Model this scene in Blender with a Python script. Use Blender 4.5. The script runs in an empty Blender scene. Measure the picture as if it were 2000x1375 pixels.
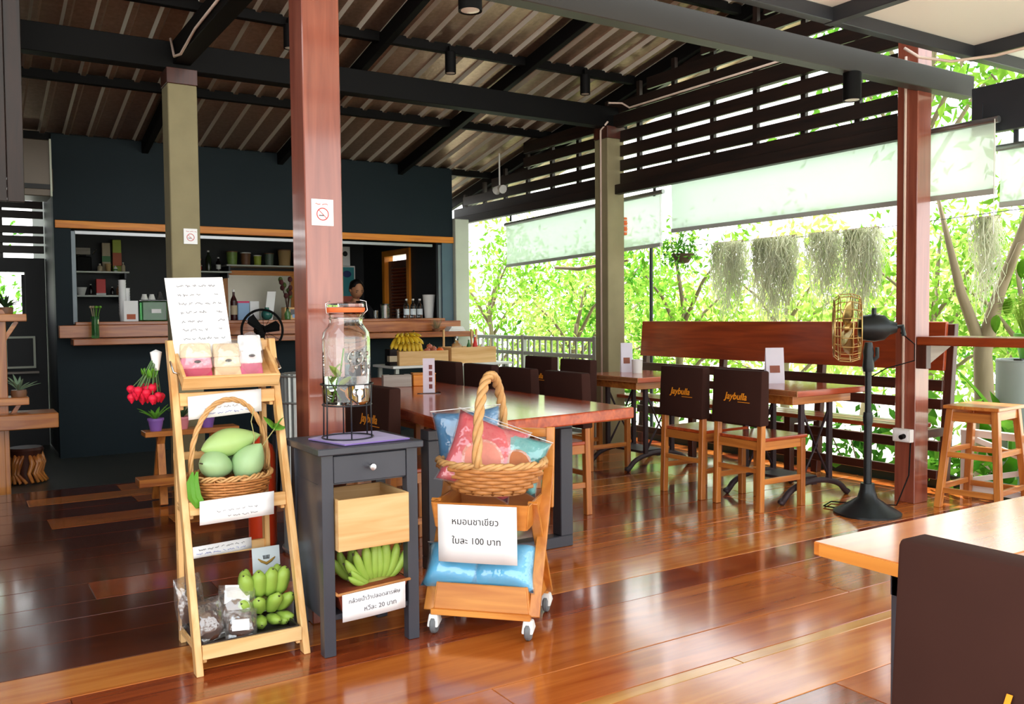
import bpy, bmesh, math, random
from mathutils import Vector as V, Matrix as Mx
S = bpy.context.scene
COL = S.collection
R = random.Random(7)
PI = math.pi
def lin(h):
    h = h.lstrip('#'); o = []
    for i in (0, 2, 4):
        c = int(h[i:i+2], 16)/255
        o.append(c/12.92 if c <= .04045 else ((c+.055)/1.055)**2.4)
    return (*o, 1)
# ---------------------------------------------------------------- camera
cd = bpy.data.cameras.new('camera'); cam = bpy.data.objects.new('camera', cd); COL.objects.link(cam)
cd.sensor_width = 36; cd.lens = 1738.75/2000*36; cd.clip_start = .05; cd.clip_end = 400
r_, u_, b_ = V((.8451885, -.53438685, -.00933237)), V((.03022915, .03036289, .99908173)), V((-.53361278, -.84469449, .04181642))
m = Mx.Identity(4)
for i in range(3):
    m[i][0] = r_[i]; m[i][1] = u_[i]; m[i][2] = b_[i]
m[2][3] = 1.25
cam.matrix_world = m
S.camera = cam
# ---------------------------------------------------------------- light
w = bpy.data.worlds.new('sky'); S.world = w; w.use_nodes = True
nt = w.node_tree; bgn = nt.nodes['Background']
tc = nt.nodes.new('ShaderNodeTexCoord'); sp = nt.nodes.new('ShaderNodeSeparateXYZ'); rp = nt.nodes.new('ShaderNodeValToRGB')
nt.links.new(tc.outputs['Generated'], sp.inputs[0]); nt.links.new(sp.outputs['Z'], rp.inputs[0]); nt.links.new(rp.outputs[0], bgn.inputs[0])
rp.color_ramp.elements[0].color = (1, 1, .98, 1); rp.color_ramp.elements[1].color = (.78, .9, 1, 1)
SKY = 2.0
bgn.inputs[1].default_value = SKY
sl = bpy.data.lights.new('sun', 'SUN'); so = bpy.data.objects.new('sun', sl); COL.objects.link(so)
sl.energy = 5.0; sl.angle = math.radians(1.5); sl.color = (1, .95, .85)
so.rotation_euler = V((-.25, -.35, -.95)).to_track_quat('-Z', 'Y').to_euler()
so.location = (9, 8, 14)
S.view_settings.view_transform = 'Standard'; S.view_settings.look = 'None'
S.view_settings.exposure = 0.92; S.view_settings.gamma = 1.0; S.view_settings.use_curve_mapping = False
# ---------------------------------------------------------------- materials
MATS = {}
def base(name):
    m = bpy.data.materials.new(name); m.use_nodes = True
    MATS[name] = m
    return m, m.node_tree, m.node_tree.nodes['Principled BSDF']
def mat(name, col, rough=.5, metal=0, var=.12, nscale=6, bump=0, coat=0, trans=0, ior=1.45, alpha=1, emit=0, spec=.5, stretch=None, sheen=0):
    if name in MATS: return MATS[name]
    m, t, p = base(name)
    c = lin(col) if isinstance(col, str) else (*col, 1)
    p.inputs['Roughness'].default_value = rough; p.inputs['Metallic'].default_value = metal
    p.inputs['IOR'].default_value = ior; p.inputs['Transmission Weight'].default_value = trans
    p.inputs['Coat Weight'].default_value = coat; p.inputs['Coat Roughness'].default_value = .08
    p.inputs['Alpha'].default_value = alpha; p.inputs['Specular IOR Level'].default_value = spec
    p.inputs['Sheen Weight'].default_value = sheen
    tc = t.nodes.new('ShaderNodeTexCoord'); n = t.nodes.new('ShaderNodeTexNoise'); n.inputs['Scale'].default_value = nscale; n.inputs['Detail'].default_value = 5
    if stretch:
        mp = t.nodes.new('ShaderNodeMapping'); mp.inputs['Scale'].default_value = stretch
        t.links.new(tc.outputs['Object'], mp.inputs[0]); t.links.new(mp.outputs[0], n.inputs['Vector'])
    else: t.links.new(tc.outputs['Object'], n.inputs['Vector'])
    mx = t.nodes.new('ShaderNodeMix'); mx.data_type = 'RGBA'
    mx.inputs['A'].default_value = tuple(x*(1-var) for x in c[:3])+(1,); mx.inputs['B'].default_value = tuple(min(1, x*(1+var)) for x in c[:3])+(1,)
    t.links.new(n.outputs['Fac'], mx.inputs['Factor']); t.links.new(mx.outputs['Result'], p.inputs['Base Color'])
    if emit:
        p.inputs['Emission Color'].default_value = c; p.inputs['Emission Strength'].default_value = emit
    if bump:
        b = t.nodes.new('ShaderNodeBump'); b.inputs['Strength'].default_value = bump; b.inputs['Distance'].default_value = .01
        t.links.new(n.outputs['Fac'], b.inputs['Height']); t.links.new(b.outputs[0], p.inputs['Normal'])
    return m
def wood(name, c1, c2, axis='x', rough=.38, coat=0, scale=1.0, jitter=.12, bump=.08):
    if name in MATS: return MATS[name]
    m, t, p = base(name)
    tc = t.nodes.new('ShaderNodeTexCoord'); oi = t.nodes.new('ShaderNodeObjectInfo')
    ad = t.nodes.new('ShaderNodeVectorMath'); ad.operation = 'MULTIPLY_ADD'
    cb = t.nodes.new('ShaderNodeCombineXYZ')
    for i in range(3): t.links.new(oi.outputs['Random'], cb.inputs[i])
    ad.inputs[1].default_value = (7.3, 5.1, 9.7)
    t.links.new(cb.outputs[0], ad.inputs[0]); t.links.new(tc.outputs['Object'], ad.inputs[2])
    mp = t.nodes.new('ShaderNodeMapping')
    sc = {'x': (1.1, 14, 14), 'y': (14, 1.1, 14), 'z': (14, 14, 1.1)}[axis]
    mp.inputs['Scale'].default_value = tuple(v*scale for v in sc)
    t.links.new(ad.outputs[0], mp.inputs[0])
    n = t.nodes.new('ShaderNodeTexNoise'); n.inputs['Scale'].default_value = 1.6; n.inputs['Detail'].default_value = 6; n.inputs['Distortion'].default_value = .8
    t.links.new(mp.outputs[0], n.inputs['Vector'])
    r = t.nodes.new('ShaderNodeValToRGB'); e = r.color_ramp.elements
    e[0].position = .3; e[0].color = lin(c1); e[1].position = .72; e[1].color = lin(c2)
    t.links.new(n.outputs['Fac'], r.inputs[0])
    hs = t.nodes.new('ShaderNodeHueSaturation'); mr = t.nodes.new('ShaderNodeMapRange')
    mr.inputs['To Min'].default_value = 1-jitter; mr.inputs['To Max'].default_value = 1+jitter
    t.links.new(oi.outputs['Random'], mr.inputs[0]); t.links.new(mr.outputs[0], hs.inputs['Value'])
    t.links.new(r.outputs[0], hs.inputs['Color']); t.links.new(hs.outputs[0], p.inputs['Base Color'])
    p.inputs['Roughness'].default_value = rough; p.inputs['Coat Weight'].default_value = coat; p.inputs['Coat Roughness'].default_value = .1
    if bump:
        b = t.nodes.new('ShaderNodeBump'); b.inputs['Strength'].default_value = bump; b.inputs['Distance'].default_value = .004
        t.links.new(n.outputs['Fac'], b.inputs['Height']); t.links.new(b.outputs[0], p.inputs['Normal'])
    return m
def sheer(name, col, tr=.6, rough=.15, tint='#ffffff', gloss=.25, dif=.5):
    # thin translucent film or cloth: see-through, translucent and glossy mixed
    if name in MATS: return MATS[name]
    m, t, p = base(name); t.nodes.remove(p); out = t.nodes['Material Output']
    a = t.nodes.new('ShaderNodeBsdfTransparent'); a.inputs[0].default_value = lin(tint)
    b = t.nodes.new('ShaderNodeBsdfTranslucent'); b.inputs[0].default_value = lin(col)
    d = t.nodes.new('ShaderNodeBsdfDiffuse'); d.inputs[0].default_value = lin(col)
    g = t.nodes.new('ShaderNodeBsdfGlossy'); g.inputs['Roughness'].default_value = rough
    m1 = t.nodes.new('ShaderNodeMixShader'); m1.inputs[0].default_value = dif
    m2 = t.nodes.new('ShaderNodeMixShader'); m2.inputs[0].default_value = tr
    m3 = t.nodes.new('ShaderNodeMixShader'); m3.inputs[0].default_value = gloss
    L = t.links.new
    L(b.outputs[0], m1.inputs[1]); L(d.outputs[0], m1.inputs[2]); L(m1.outputs[0], m2.inputs[1]); L(a.outputs[0], m2.inputs[2])
    L(m2.outputs[0], m3.inputs[1]); L(g.outputs[0], m3.inputs[2]); L(m3.outputs[0], out.inputs[0])
    if gloss > .1:
        tc = t.nodes.new('ShaderNodeTexCoord'); n = t.nodes.new('ShaderNodeTexNoise'); n.inputs['Scale'].default_value = 22
        bp = t.nodes.new('ShaderNodeBump'); bp.inputs['Strength'].default_value = .5; bp.inputs['Distance'].default_value = .02
        L(tc.outputs['Object'], n.inputs['Vector']); L(n.outputs['Fac'], bp.inputs['Height']); L(bp.outputs[0], g.inputs['Normal'])
    return m
def leafmat(name, c1, c2):
    if name in MATS: return MATS[name]
    m, t, p = base(name); t.nodes.remove(p); out = t.nodes['Material Output']; L = t.links.new
    tc = t.nodes.new('ShaderNodeTexCoord'); n = t.nodes.new('ShaderNodeTexNoise'); n.inputs['Scale'].default_value = 1.7; n.inputs['Detail'].default_value = 6
    r = t.nodes.new('ShaderNodeValToRGB'); r.color_ramp.elements[0].position = .35; r.color_ramp.elements[1].position = .65
    r.color_ramp.elements[0].color = lin(c1); r.color_ramp.elements[1].color = lin(c2)
    L(tc.outputs['Object'], n.inputs['Vector']); L(n.outputs['Fac'], r.inputs[0])
    d = t.nodes.new('ShaderNodeBsdfDiffuse'); b = t.nodes.new('ShaderNodeBsdfTranslucent'); mx = t.nodes.new('ShaderNodeMixShader'); mx.inputs[0].default_value = .5
    L(r.outputs[0], d.inputs[0]); L(r.outputs[0], b.inputs[0]); L(d.outputs[0], mx.inputs[1]); L(b.outputs[0], mx.inputs[2]); L(mx.outputs[0], out.inputs[0])
    return m
# woods by grain axis
def W(kind, ax='x'):
    P = {'teak': ('#9a5220', '#d0853c', .33, .3), 'pine': ('#d39852', '#f2cb90', .45, .1), 'red': ('#8a2a10', '#c4562a', .18, .4), 'brown': ('#3a1a12', '#54281b', .4, .1),
         'dark': ('#140d0a', '#2b1a13', .5, 0), 'column': ('#74382a', '#93503c', .3, 1.0), 'bar': ('#8c4320', '#c47a42', .3, .3), 'orange': ('#c86c08', '#f09a20', .45, .1), 'crate': ('#d09c5c', '#ecc48c', .55, 0),
         'bench': ('#7c2e12', '#a8481e', .35, .3), 'cart': ('#b96a22', '#dc9340', .38, .2), 'grey': ('#8f867c', '#b3aaa0', .6, 0), 'soffit': ('#170b07', '#2e170f', .5, 0)}[kind]
    return wood('wood_%s_%s' % (kind, ax), P[0], P[1], ax, P[2], P[3])
BLACK = mat('black_steel', '#0b0a0a', .6, .0, .15, spec=.15)
CHAR = mat('charcoal_paint', '#383a42', .38, 0, .1, 4, coat=.15)
DARKSTEEL = mat('dark_grey_steel', '#34363c', .4, .2, .1)
CONC = mat('concrete', '#8a8060', .8, 0, .22, 5, .25)
CONCD = mat('concrete_floor', '#3a3a35', .35, 0, .3, 3, .05)
SLATE = mat('slate_blue_paint', '#172329', .6, 0, .12, 3, spec=.2)
SLATED = mat('dark_grey_paint', '#26282a', .6, 0, .12, 3)
WHITE = mat('white_paint', '#e6e6e2', .45, 0, .04)
PALE = mat('pale_green_plaster', '#c6ccbc', .7, 0, .06)
PAPER = mat('white_paper', '#f4f4f4', .7, 0, .02)
INK = mat('black_ink', '#26262a', .7, 0, 0)
INKL = mat('grey_ink', '#6b6b72', .7, 0, 0)
BLUEINK = mat('blue_ink', '#5a6cc0', .7, 0, 0)
REDINK = mat('red_ink', '#d04a4a', .6, 0, 0)
COVER = mat('brown_canvas', '#38201a', .9, 0, .12, 9, .12, spec=.2)
LOGO = mat('orange_print', '#f0951e', .6, 0, .02)
CHROME = mat('chrome', '#d8d8d8', .18, 1, .02)
STEEL = mat('brushed_steel', '#9a9c9e', .35, .9, .06)
BRASS = mat('brass_wire', '#c8a86a', .3, .9, .1)
GLASS = mat('clear_glass', '#ffffff', .02, 0, 0, trans=1, ior=1.45)
WATER = mat('water', '#eef8f4', .0, 0, 0, trans=1, ior=1.33)
GREENGLASS = mat('green_glass', '#5fae6a', .05, 0, .05, trans=.85)
LID = mat('orange_rubber', '#e8703a', .5, 0, .05)
CONDUIT = mat('cream_conduit', '#d9c3b4', .5, 0, .05)
PURPLE = mat('purple_cloth', '#7a5fa8', .85, 0, .25, 14, .25, sheen=.3)
LEMON = mat('lemon_skin', '#f0b030', .45, 0, .1, 30, .1)
BANG = mat('green_banana_skin', '#94b248', .45, 0, .28, 9, .05)
BANY = mat('ripe_banana_skin', '#d9b32c', .45, 0, .25, 9, .05)
BTIP = mat('banana_tip', '#3a3420', .7, 0, .2)
MANGO = mat('green_mango_skin', '#9cbc88', .42, 0, .22, 5, .03)
MANGOY = mat('mango_skin_blush', '#a4c278', .42, 0, .25, 5, .03)
WICK = mat('wicker_cane', '#bb7c44', .45, 0, .35, 30, .15)
WICKL = mat('pale_cane', '#c99a62', .45, 0, .3, 26, .15)
LEAFG = mat('fresh_leaf', '#5d9a2c', .5, 0, .25, 12)
BLKTRAY = mat('black_plastic', '#2b2320', .4, 0, .1)
BAGFILM = sheer('bag_film', '#d8d4d0', .86, .12, '#ffffff', .2)
PLASTIC = sheer('clear_film', '#e8e8ee', .9, .1, '#ffffff', .11)
TRUNK = mat('bark', '#8a7a62', .9, 0, .3, 9, .4, stretch=(1, 1, .3))
TERRA = mat('terracotta', '#b0562f', .7, 0, .15)
# ---------------------------------------------------------------- geometry builder
def frame(d, up=V((0, 0, 1))):
    d = d.normalized()
    if abs(d.dot(up)) > .98: up = V((0, 1, 0))
    x = up.cross(d).normalized(); return x, d.cross(x).normalized(), d
class G:
    def __init__(s): s.bm = bmesh.new()
    def hexa(s, p):
        v = [s.bm.verts.new(q) for q in p]
        for f in ((3, 2, 1, 0), (4, 5, 6, 7), (0, 1, 5, 4), (1, 2, 6, 5), (2, 3, 7, 6), (3, 0, 4, 7)): s.bm.faces.new([v[i] for i in f])
        return s
    def box(s, x0, x1, y0, y1, z0, z1):
        return s.hexa([(x0, y0, z0), (x1, y0, z0), (x1, y1, z0), (x0, y1, z0), (x0, y0, z1), (x1, y0, z1), (x1, y1, z1), (x0, y1, z1)])
    def bar(s, p, q, w, h=None, up=(0, 0, 1)):
        # rectangular bar from p to q, w across and h along the up side
        p, q = V(p), V(q); h = h or w; x, y, d = frame(q-p, V(up))
        a, b = x*w/2, y*h/2
        return s.hexa([p-a-b, p+a-b, p+a+b, p-a+b, q-a-b, q+a-b, q+a+b, q-a+b])
    def rings(s, rs, close=True, cap=True):
        vs = [[s.bm.verts.new(p) for p in r] for r in rs]; n = len(rs[0])
        for a, b in zip(vs, vs[1:]):
            for i in range(n if close else n-1): s.bm.faces.new((a[i], a[(i+1) % n], b[(i+1) % n], b[i]))
        if cap and close:
            s.bm.faces.new(vs[0][::-1]); s.bm.faces.new(vs[-1])
        return s
    def tube(s, pts, r, n=8, loop=False):
        pts = [V(p) for p in pts]; N = len(pts); rr = r if isinstance(r, (list, tuple)) else [r]*N; up = V((0, 0, 1)); rs = []; x = None
        for i, p in enumerate(pts):
            d = (pts[(i+1) % N]-pts[i-1]) if loop else pts[min(i+1, N-1)]-pts[max(i-1, 0)]
            if d.length < 1e-9: d = V((0, 0, 1))
            d.normalize()
            if x is None: x, y, _ = frame(d)
            else:
                x = (x-d*x.dot(d)).normalized(); y = d.cross(x)
            rs.append([p+(x*math.cos(2*PI*k/n)+y*math.sin(2*PI*k/n))*rr[i] for k in range(n)])
        if loop:
            vs = [[s.bm.verts.new(p) for p in q] for q in rs]
            for i in range(N):
                a, b = vs[i], vs[(i+1) % N]
                for k in range(n): s.bm.faces.new((a[k], a[(k+1) % n], b[(k+1) % n], b[k]))
            return s
        return s.rings(rs)
    def lathe(s, prof, n=20, c=(0, 0, 0), sx=1, sy=1, M=None):
        rs = []
        for r, z in prof:
            q = [V((max(r, 1e-4)*math.cos(2*PI*k/n)*sx, max(r, 1e-4)*math.sin(2*PI*k/n)*sy, z)) for k in range(n)]
            rs.append([(M @ v if M else v)+V(c) for v in q])
        return s.rings(rs)
    def ring(s, c, r, t, n=32, m=6, nrm=(0, 0, 1), sx=1, sy=1):
        x, y, d = frame(V(nrm))
        return s.tube([V(c)+x*math.cos(2*PI*k/n)*r*sx+y*math.sin(2*PI*k/n)*r*sy for k in range(n)], t, m, loop=True)
    def prism(s, poly, z0, z1):
        return s.rings([[V((x, y, z0)) for x, y in poly], [V((x, y, z1)) for x, y in poly]])
    def ell(s, c, rx, ry, rz, M=None, u=16, v=10):
        rs = []
        for j in range(v+1):
            t = PI*j/v; rr = max(math.sin(t), 1e-3)
            q = [V((rx*rr*math.cos(2*PI*i/u), ry*rr*math.sin(2*PI*i/u), -rz*math.cos(t))) for i in range(u)]
            rs.append([(M @ p if M else p)+V(c) for p in q])
        return s.rings(rs)
    def quad(s, *p):
        s.bm.faces.new([s.bm.verts.new(q) for q in p]); return s
    def out(s, name, m, parent=None, bev=0, smooth=False, seg=1, ang=40):
        bm = s.bm
        bmesh.ops.recalc_face_normals(bm, faces=bm.faces)
        if bev:
            ed = [e for e in bm.edges if len(e.link_faces) == 2 and e.calc_face_angle(0) > .5]
            bmesh.ops.bevel(bm, geom=ed, offset=bev, segments=seg, profile=.5, affect='EDGES', clamp_overlap=True)
        me = bpy.data.meshes.new(name); bm.to_mesh(me); bm.free()
        o = bpy.data.objects.new(name, me); COL.objects.link(o); me.materials.append(m)
        if smooth:
            for p in me.polygons: p.use_smooth = True
            if smooth != 2:
                try: me.set_sharp_from_angle(angle=math.radians(ang))
                except Exception: pass
        if parent: o.parent = parent
        return o
def tag(o, label, cat=None, group=None, kind=None):
    if label: o['label'] = label
    if cat: o['category'] = cat
    if group: o['group'] = group
    if kind: o['kind'] = kind
    return o
def struct(o, label=None): o['kind'] = 'structure'; return tag(o, label) if label else o
def thing(name, label, cat, loc=(0, 0, 0), rz=0, group=None):
    o = bpy.data.objects.new(name, None); COL.objects.link(o); o.empty_display_size = .1
    o.location = loc; o.rotation_euler = (0, 0, rz)
    return tag(o, label, cat, group)
def dup(o, parent=None):
    c = o.copy(); COL.objects.link(c); c.parent = parent
    for ch in list(o.children): dup(ch, c)
    return c
def copyof(o, loc, rz=0, label=None):
    c = dup(o); c.location = loc; c.rotation_euler = (0, 0, rz)
    if label: c['label'] = label
    return c
TXT = {}
def text(s, size, m, parent, o, right=(1, 0, 0), up=(0, 0, 1), name='lettering', shear=0, bold=0, align='CENTER', ext=.0006, space=1):
    key = (s, size, shear, bold, align, space)
    if key not in TXT:
        cu = bpy.data.curves.new('text', 'FONT'); cu.body = s; cu.size = size; cu.shear = shear; cu.offset = bold; cu.align_x = align; cu.align_y = 'CENTER'; cu.extrude = ext; cu.space_character = space; cu.resolution_u = 3
        ob = bpy.data.objects.new('text', cu); COL.objects.link(ob)
        dg = bpy.context.evaluated_depsgraph_get()
        me = bpy.data.meshes.new_from_object(ob.evaluated_get(dg)); bpy.data.objects.remove(ob); bpy.data.curves.remove(cu); TXT[key] = me
    me = TXT[key].copy(); me.materials.clear(); me.materials.append(m); me.name = name
    ob = bpy.data.objects.new(name, me); COL.objects.link(ob)
    x, y = V(right).normalized(), V(up).normalized(); z = x.cross(y)
    mm = Mx.Identity(4)
    for i in range(3): mm[i][0] = x[i]; mm[i][1] = y[i]; mm[i][2] = z[i]; mm[i][3] = o[i]
    ob.matrix_local = mm; ob.parent = parent
    return ob
def scribble(g, o, right, up, length, h=.006, t=.0006, seed=0):
    # a line of blurred, unreadable handwriting
    rr = random.Random(seed); x, y = V(right).normalized(), V(up).normalized(); z = x.cross(y); o = V(o)+z*.0008; p = 0
    while p < length:
        wl = rr.uniform(.012, .03)
        pts = []
        k = max(4, int(wl/.0022))
        for i in range(k): pts.append(o+x*(p+i*wl/k)+y*(rr.uniform(-.5, .5)*h*(1.6 if rr.random() < .12 else 1)))
        g.tube(pts, t, 4); p += wl+rr.uniform(.004, .008)
    return g
def sheet(poly, th, name, m, parent):
    # thin sheet from a list of rows of points
    g = G(); bm = g.bm
    vs = [[bm.verts.new(p) for p in r] for r in poly]
    for a, b in zip(vs, vs[1:]):
        for i in range(len(a)-1): bm.faces.new((a[i], a[i+1], b[i+1], b[i]))
    o = g.out(name, m, parent, smooth=2)
    md = o.modifiers.new('thickness', 'SOLIDIFY'); md.thickness = th; md.offset = 0
    return o
# ================================================================ the setting
# wooden deck: every board its own part
FW = [wood('floor_amber', '#9a4818', '#c4702e', 'x', .17, .5, .8, .14, .03), wood('floor_red', '#702a12', '#9c4a22', 'x', .15, .55, .8, .14, .03),
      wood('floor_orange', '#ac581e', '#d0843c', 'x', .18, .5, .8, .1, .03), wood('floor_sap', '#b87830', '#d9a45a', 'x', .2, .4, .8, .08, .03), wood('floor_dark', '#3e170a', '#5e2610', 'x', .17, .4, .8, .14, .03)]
floor = struct(G().box(-3, 5.85, -1.5, 7.27, -.12, -.03).out('floor', W('dark')), 'glossy deck of wide reddish brown timber boards')
y = -1.5; rr = random.Random(21); row = 0
SEAM = [2.21, 2.27, 2.52, 2.97, 3.23, 3.50, 3.81]
ys = [-1.5]
while ys[-1] < 1.8: ys.append(ys[-1]+rr.uniform(.24, .34))
ys = [v for v in ys if v < 2.0]+SEAM
while ys[-1] < 6.95: ys.append(ys[-1]+rr.uniform(.22, .31))
ys.append(7.27)
pick = {2.21: 3, 2.27: 0, 2.52: 0, 2.97: 1, 3.23: 2, 3.5: 0}
for a, b in zip(ys, ys[1:]):
    x = -3-rr.uniform(0, 1.5)
    while x < 5.85:
        x2 = min(5.85, x+rr.uniform(2.2, 4.6))
        if x2 > 5.3: x2 = 5.85
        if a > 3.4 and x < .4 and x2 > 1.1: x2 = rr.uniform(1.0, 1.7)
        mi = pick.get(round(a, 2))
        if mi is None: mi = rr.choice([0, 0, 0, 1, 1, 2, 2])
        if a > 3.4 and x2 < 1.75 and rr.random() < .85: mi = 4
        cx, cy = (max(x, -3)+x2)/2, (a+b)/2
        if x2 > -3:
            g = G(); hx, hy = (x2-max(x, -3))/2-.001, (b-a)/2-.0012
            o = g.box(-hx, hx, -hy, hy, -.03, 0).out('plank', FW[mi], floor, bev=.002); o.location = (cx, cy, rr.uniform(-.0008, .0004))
        x = x2
fb = struct(G().box(-4, 5.85, 7.28, 13, -.14, -.035).out('floor_back', CONCD), 'dark polished concrete floor in front of the kitchen counter')
struct(G().box(5.86, 5.9, -1.5, 9.8, -.5, .1).out('deck_kerb', mat('green_board', '#26362a', .6, 0, .2, 7)))
gm = mat('pale_gravel', '#d8d8c8', .95, 0, .35, 4, .2)
struct(G().box(-25, 60, -25, 60, -.75, -.6).out('ground', gm))
# ---- counter wall with the kitchen behind it
wl = thing('wall_back', 'slate blue kitchen wall with a wide serving opening', None); struct(wl)
G().box(.83, 4.95, 9.1, 9.25, -.035, 1.0).out('wall_panel', SLATE, wl)
G().box(.83, 4.95, 9.1, 9.25, 2.15, 2.93).out('wall_panel', SLATE, wl)
G().box(.83, .97, 9.1, 9.25, 1.0, 2.15).out('jamb', SLATE, wl)
G().box(4.81, 4.95, 9.1, 9.25, 1.0, 2.15).out('jamb', mat('blue_paint', '#4d6674', .45, 0, .1), wl)
G().box(.84, 4.95, 9.07, 9.1, 2.08, 2.15).out('fascia_board', W('orange'), wl, bev=.004)
G().box(1.0, 4.7, 9.12, 9.16, 2.03, 2.065).out('shutter_rail', STEEL, wl, bev=.003)
G().box(.97, 1.01, 9.12, 9.17, 1.2, 2.06).out('shutter_track', mat('grey_rail', '#6c757a', .4, .5), wl, bev=.003)
G().box(4.77, 4.81, 9.12, 9.17, 1.2, 2.06).out('shutter_track', MATS['grey_rail'], wl, bev=.003)
struct(G().box(.85, .97, 9.25, 11.6, -.035, 2.55).out('wall_left', SLATED))
wr = struct(G().box(4.9, 5.02, 9.25, 10.1, -.035, 2.55).box(4.9, 5.02, 10.92, 11.6, -.035, 2.55).box(4.9, 5.02, 10.1, 10.92, 2.1, 2.55).out('wall_right', SLATED))
struct(G().box(.85, 5.02, 11.6, 11.7, -.035, 2.55).out('wall_kitchen', SLATED))
struct(G().box(.85, 5.02, 9.25, 11.7, 2.55, 2.6).out('ceiling_kitchen', SLATED))
d1 = thing('door_1', 'red brown louvred door in an orange frame inside the kitchen', None, (4.9, 10.51, -.035)); struct(d1)
G().box(-.03, .1, -.41, -.33, 0, 2.135).out('door_frame', W('orange', 'z'), d1, bev=.004)
G().box(-.03, .1, .33, .41, 0, 2.135).out('door_frame', W('orange', 'z'), d1, bev=.004)
G().box(-.03, .1, -.33, .33, 2.06, 2.135).out('door_frame', W('orange', 'y'), d1, bev=.004)
G().box(.03, .07, -.33, -.25, .02, 2.0).box(.03, .07, .25, .33, .02, 2.0).box(.03, .07, -.25, .25, 1.92, 2.0).box(.03, .07, -.25, .25, .02, .12).out('door_leaf', W('brown', 'z'), d1, bev=.003)
G().box(.058, .066, -.25, .25, .12, 1.92).out('added_light_stop_board', W('brown', 'z'), d1)  # board added behind the louvres to stop light leaking between them
lv = G().bar((.05, -.25, 0), (.05, .25, 0), .05, .008, (.6, 0, 1)).out('louvre', W('bench', 'y'), d1); lv.location = (0, 0, .16)
for i in range(1, 42):
    c = lv.copy(); COL.objects.link(c); c.parent = d1; c.location = (0, 0, .16+i*.042)
struct(G().box(4.96, 5.14, 9.05, 9.25, -.035, 2.36).out('pillar', PALE, bev=.006), 'pale green plastered pillar at the end of the kitchen wall')
# serving counter: riser board, ledge
ct = thing('serving_counter', 'long reddish wooden serving counter along the slate kitchen wall', 'counter', (0, 0, 0))
G().box(.84, 4.98, 8.98, 9.1, 1.075, 1.19).out('riser', W('bar'), ct, bev=.004)
G().box(.93, 5.04, 8.78, 9.0, 1.01, 1.07).out('ledge', W('bar'), ct, bev=.006)
G().box(.98, 4.8, 9.02, 9.75, 1.19, 1.22).out('worktop', W('bar'), ct, bev=.004)
for x in ():
    G().prism([(0, 0), (.18, 0), (0, .18)], -.02, .02).out('bracket', W('bar', 'z'), ct, bev=.003).matrix_local = Mx.Translation((x, 9.1, 1.01)) @ Mx(((0, 0, 1, 0), (-1, 0, 0, 0), (0, -1, 0, 0), (0, 0, 0, 1)))
# ---- left corridor
wc = thing('wall_corridor', 'dark grey corridor wall with a window and open timber louvres above', None, (0, 10.2, -.035)); struct(wc)
G().box(.66, .84, 0, .12, 0, 1.9).box(-3, .66, 0, .12, 0, 1.3).box(-3, .66, 0, .12, 1.76, 1.9).box(-3, -.3, 0, .12, 1.3, 1.76).out('wall_panel', SLATED, wc)
z = 1.9
for i in range(8):
    if i == 3: z += .05
    G().box(-2.6, .84, .02, .06, z+.05, z+.125).out('slat', W('dark'), wc, bev=.003); z += .1
for x in (-1.9, -.9, .1, .45): G().box(x, x+.03, .06, .09, 1.9, 2.7).out('batten', W('dark', 'z'), wc)
struct(G().box(-.3, .66, 10.24, 10.27, 1.265, 1.29).box(-.3, -.27, 10.24, 10.27, 1.29, 1.7).box(.63, .66, 10.24, 10.27, 1.29, 1.7).out('window_1', SLATED), 'small window in the dark corridor wall showing green leaves')
sf = thing('soffit', None, None); struct(sf, 'glossy dark brown boards cladding the overhead panel at far left')
for i in range(9):
    x1 = .4-i*.09
    G().hexa([(x1-.088, 6.0, 1.94), (x1, 6.0, 1.94), (x1, 6.04, 1.94), (x1-.088, 6.04, 1.94), (x1-.088, 5.85, 3.6), (x1, 5.85, 3.6), (x1, 5.89, 3.6), (x1-.088, 5.89, 3.6)]).out('board', W('soffit', 'z'), sf, bev=.003)
bx = thing('cupboard_box', 'brown metal box mounted high beside the slate kitchen wall', 'box', (.668, 8.72, 2.3))
G().box(-.1, .11, -.12, .3, 0, .48).box(.11, .165, .3, .375, .1, .3).out('case', mat('brown_metal', '#4f4334', .3, .3, .15), bx, bev=.006)
G().box(-.1, .11, -.14, -.12, .06, .1).out('grille', mat('dark_grille', '#181614', .5), bx)
G().box(.1, .115, -.145, -.12, 0, .485).out('edge_strip', PALE, bx)
ws = thing('wall_side', 'dark timber boarded side wall closing the deck on the left', None, (-1.6, 4.0, 0)); struct(ws)
for k in range(22): G().box(-.02, .02, -1.7+k*.36, -1.345+k*.36, -.03, 3.0).out('board', W('dark', 'z'), ws, bev=.003)
# ---- columns
struct(G().box(1.212, 1.368, 3.45, 3.606, 0, 4.0).out('column', W('column', 'z'), bev=.004), 'tall reddish wooden column in the middle of the deck')
D = thing('column', 'reddish wooden column by the bench and bar', None, (5.25, 3.45, 0)); struct(D)
G().box(0, .145, 0, .145, 0, 3.6).out('shaft', W('column', 'z'), D, bev=.003)
for nm, x, lab in (('b', 1.345, 'weathered concrete column in front of the slate kitchen wall'), ('c', 5.26, 'weathered concrete column behind the far bench end')):
    o = thing('column', lab, None, (x, 6.62, -.03)); struct(o)
    G().box(0, .2, 0, .2, 0, 2.93).out('shaft', CONC, o, bev=.006)
    G().box(-.005, .205, -.005, .205, 2.93, 3.04).out('cap', W('brown', 'z'), o, bev=.003)
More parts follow.
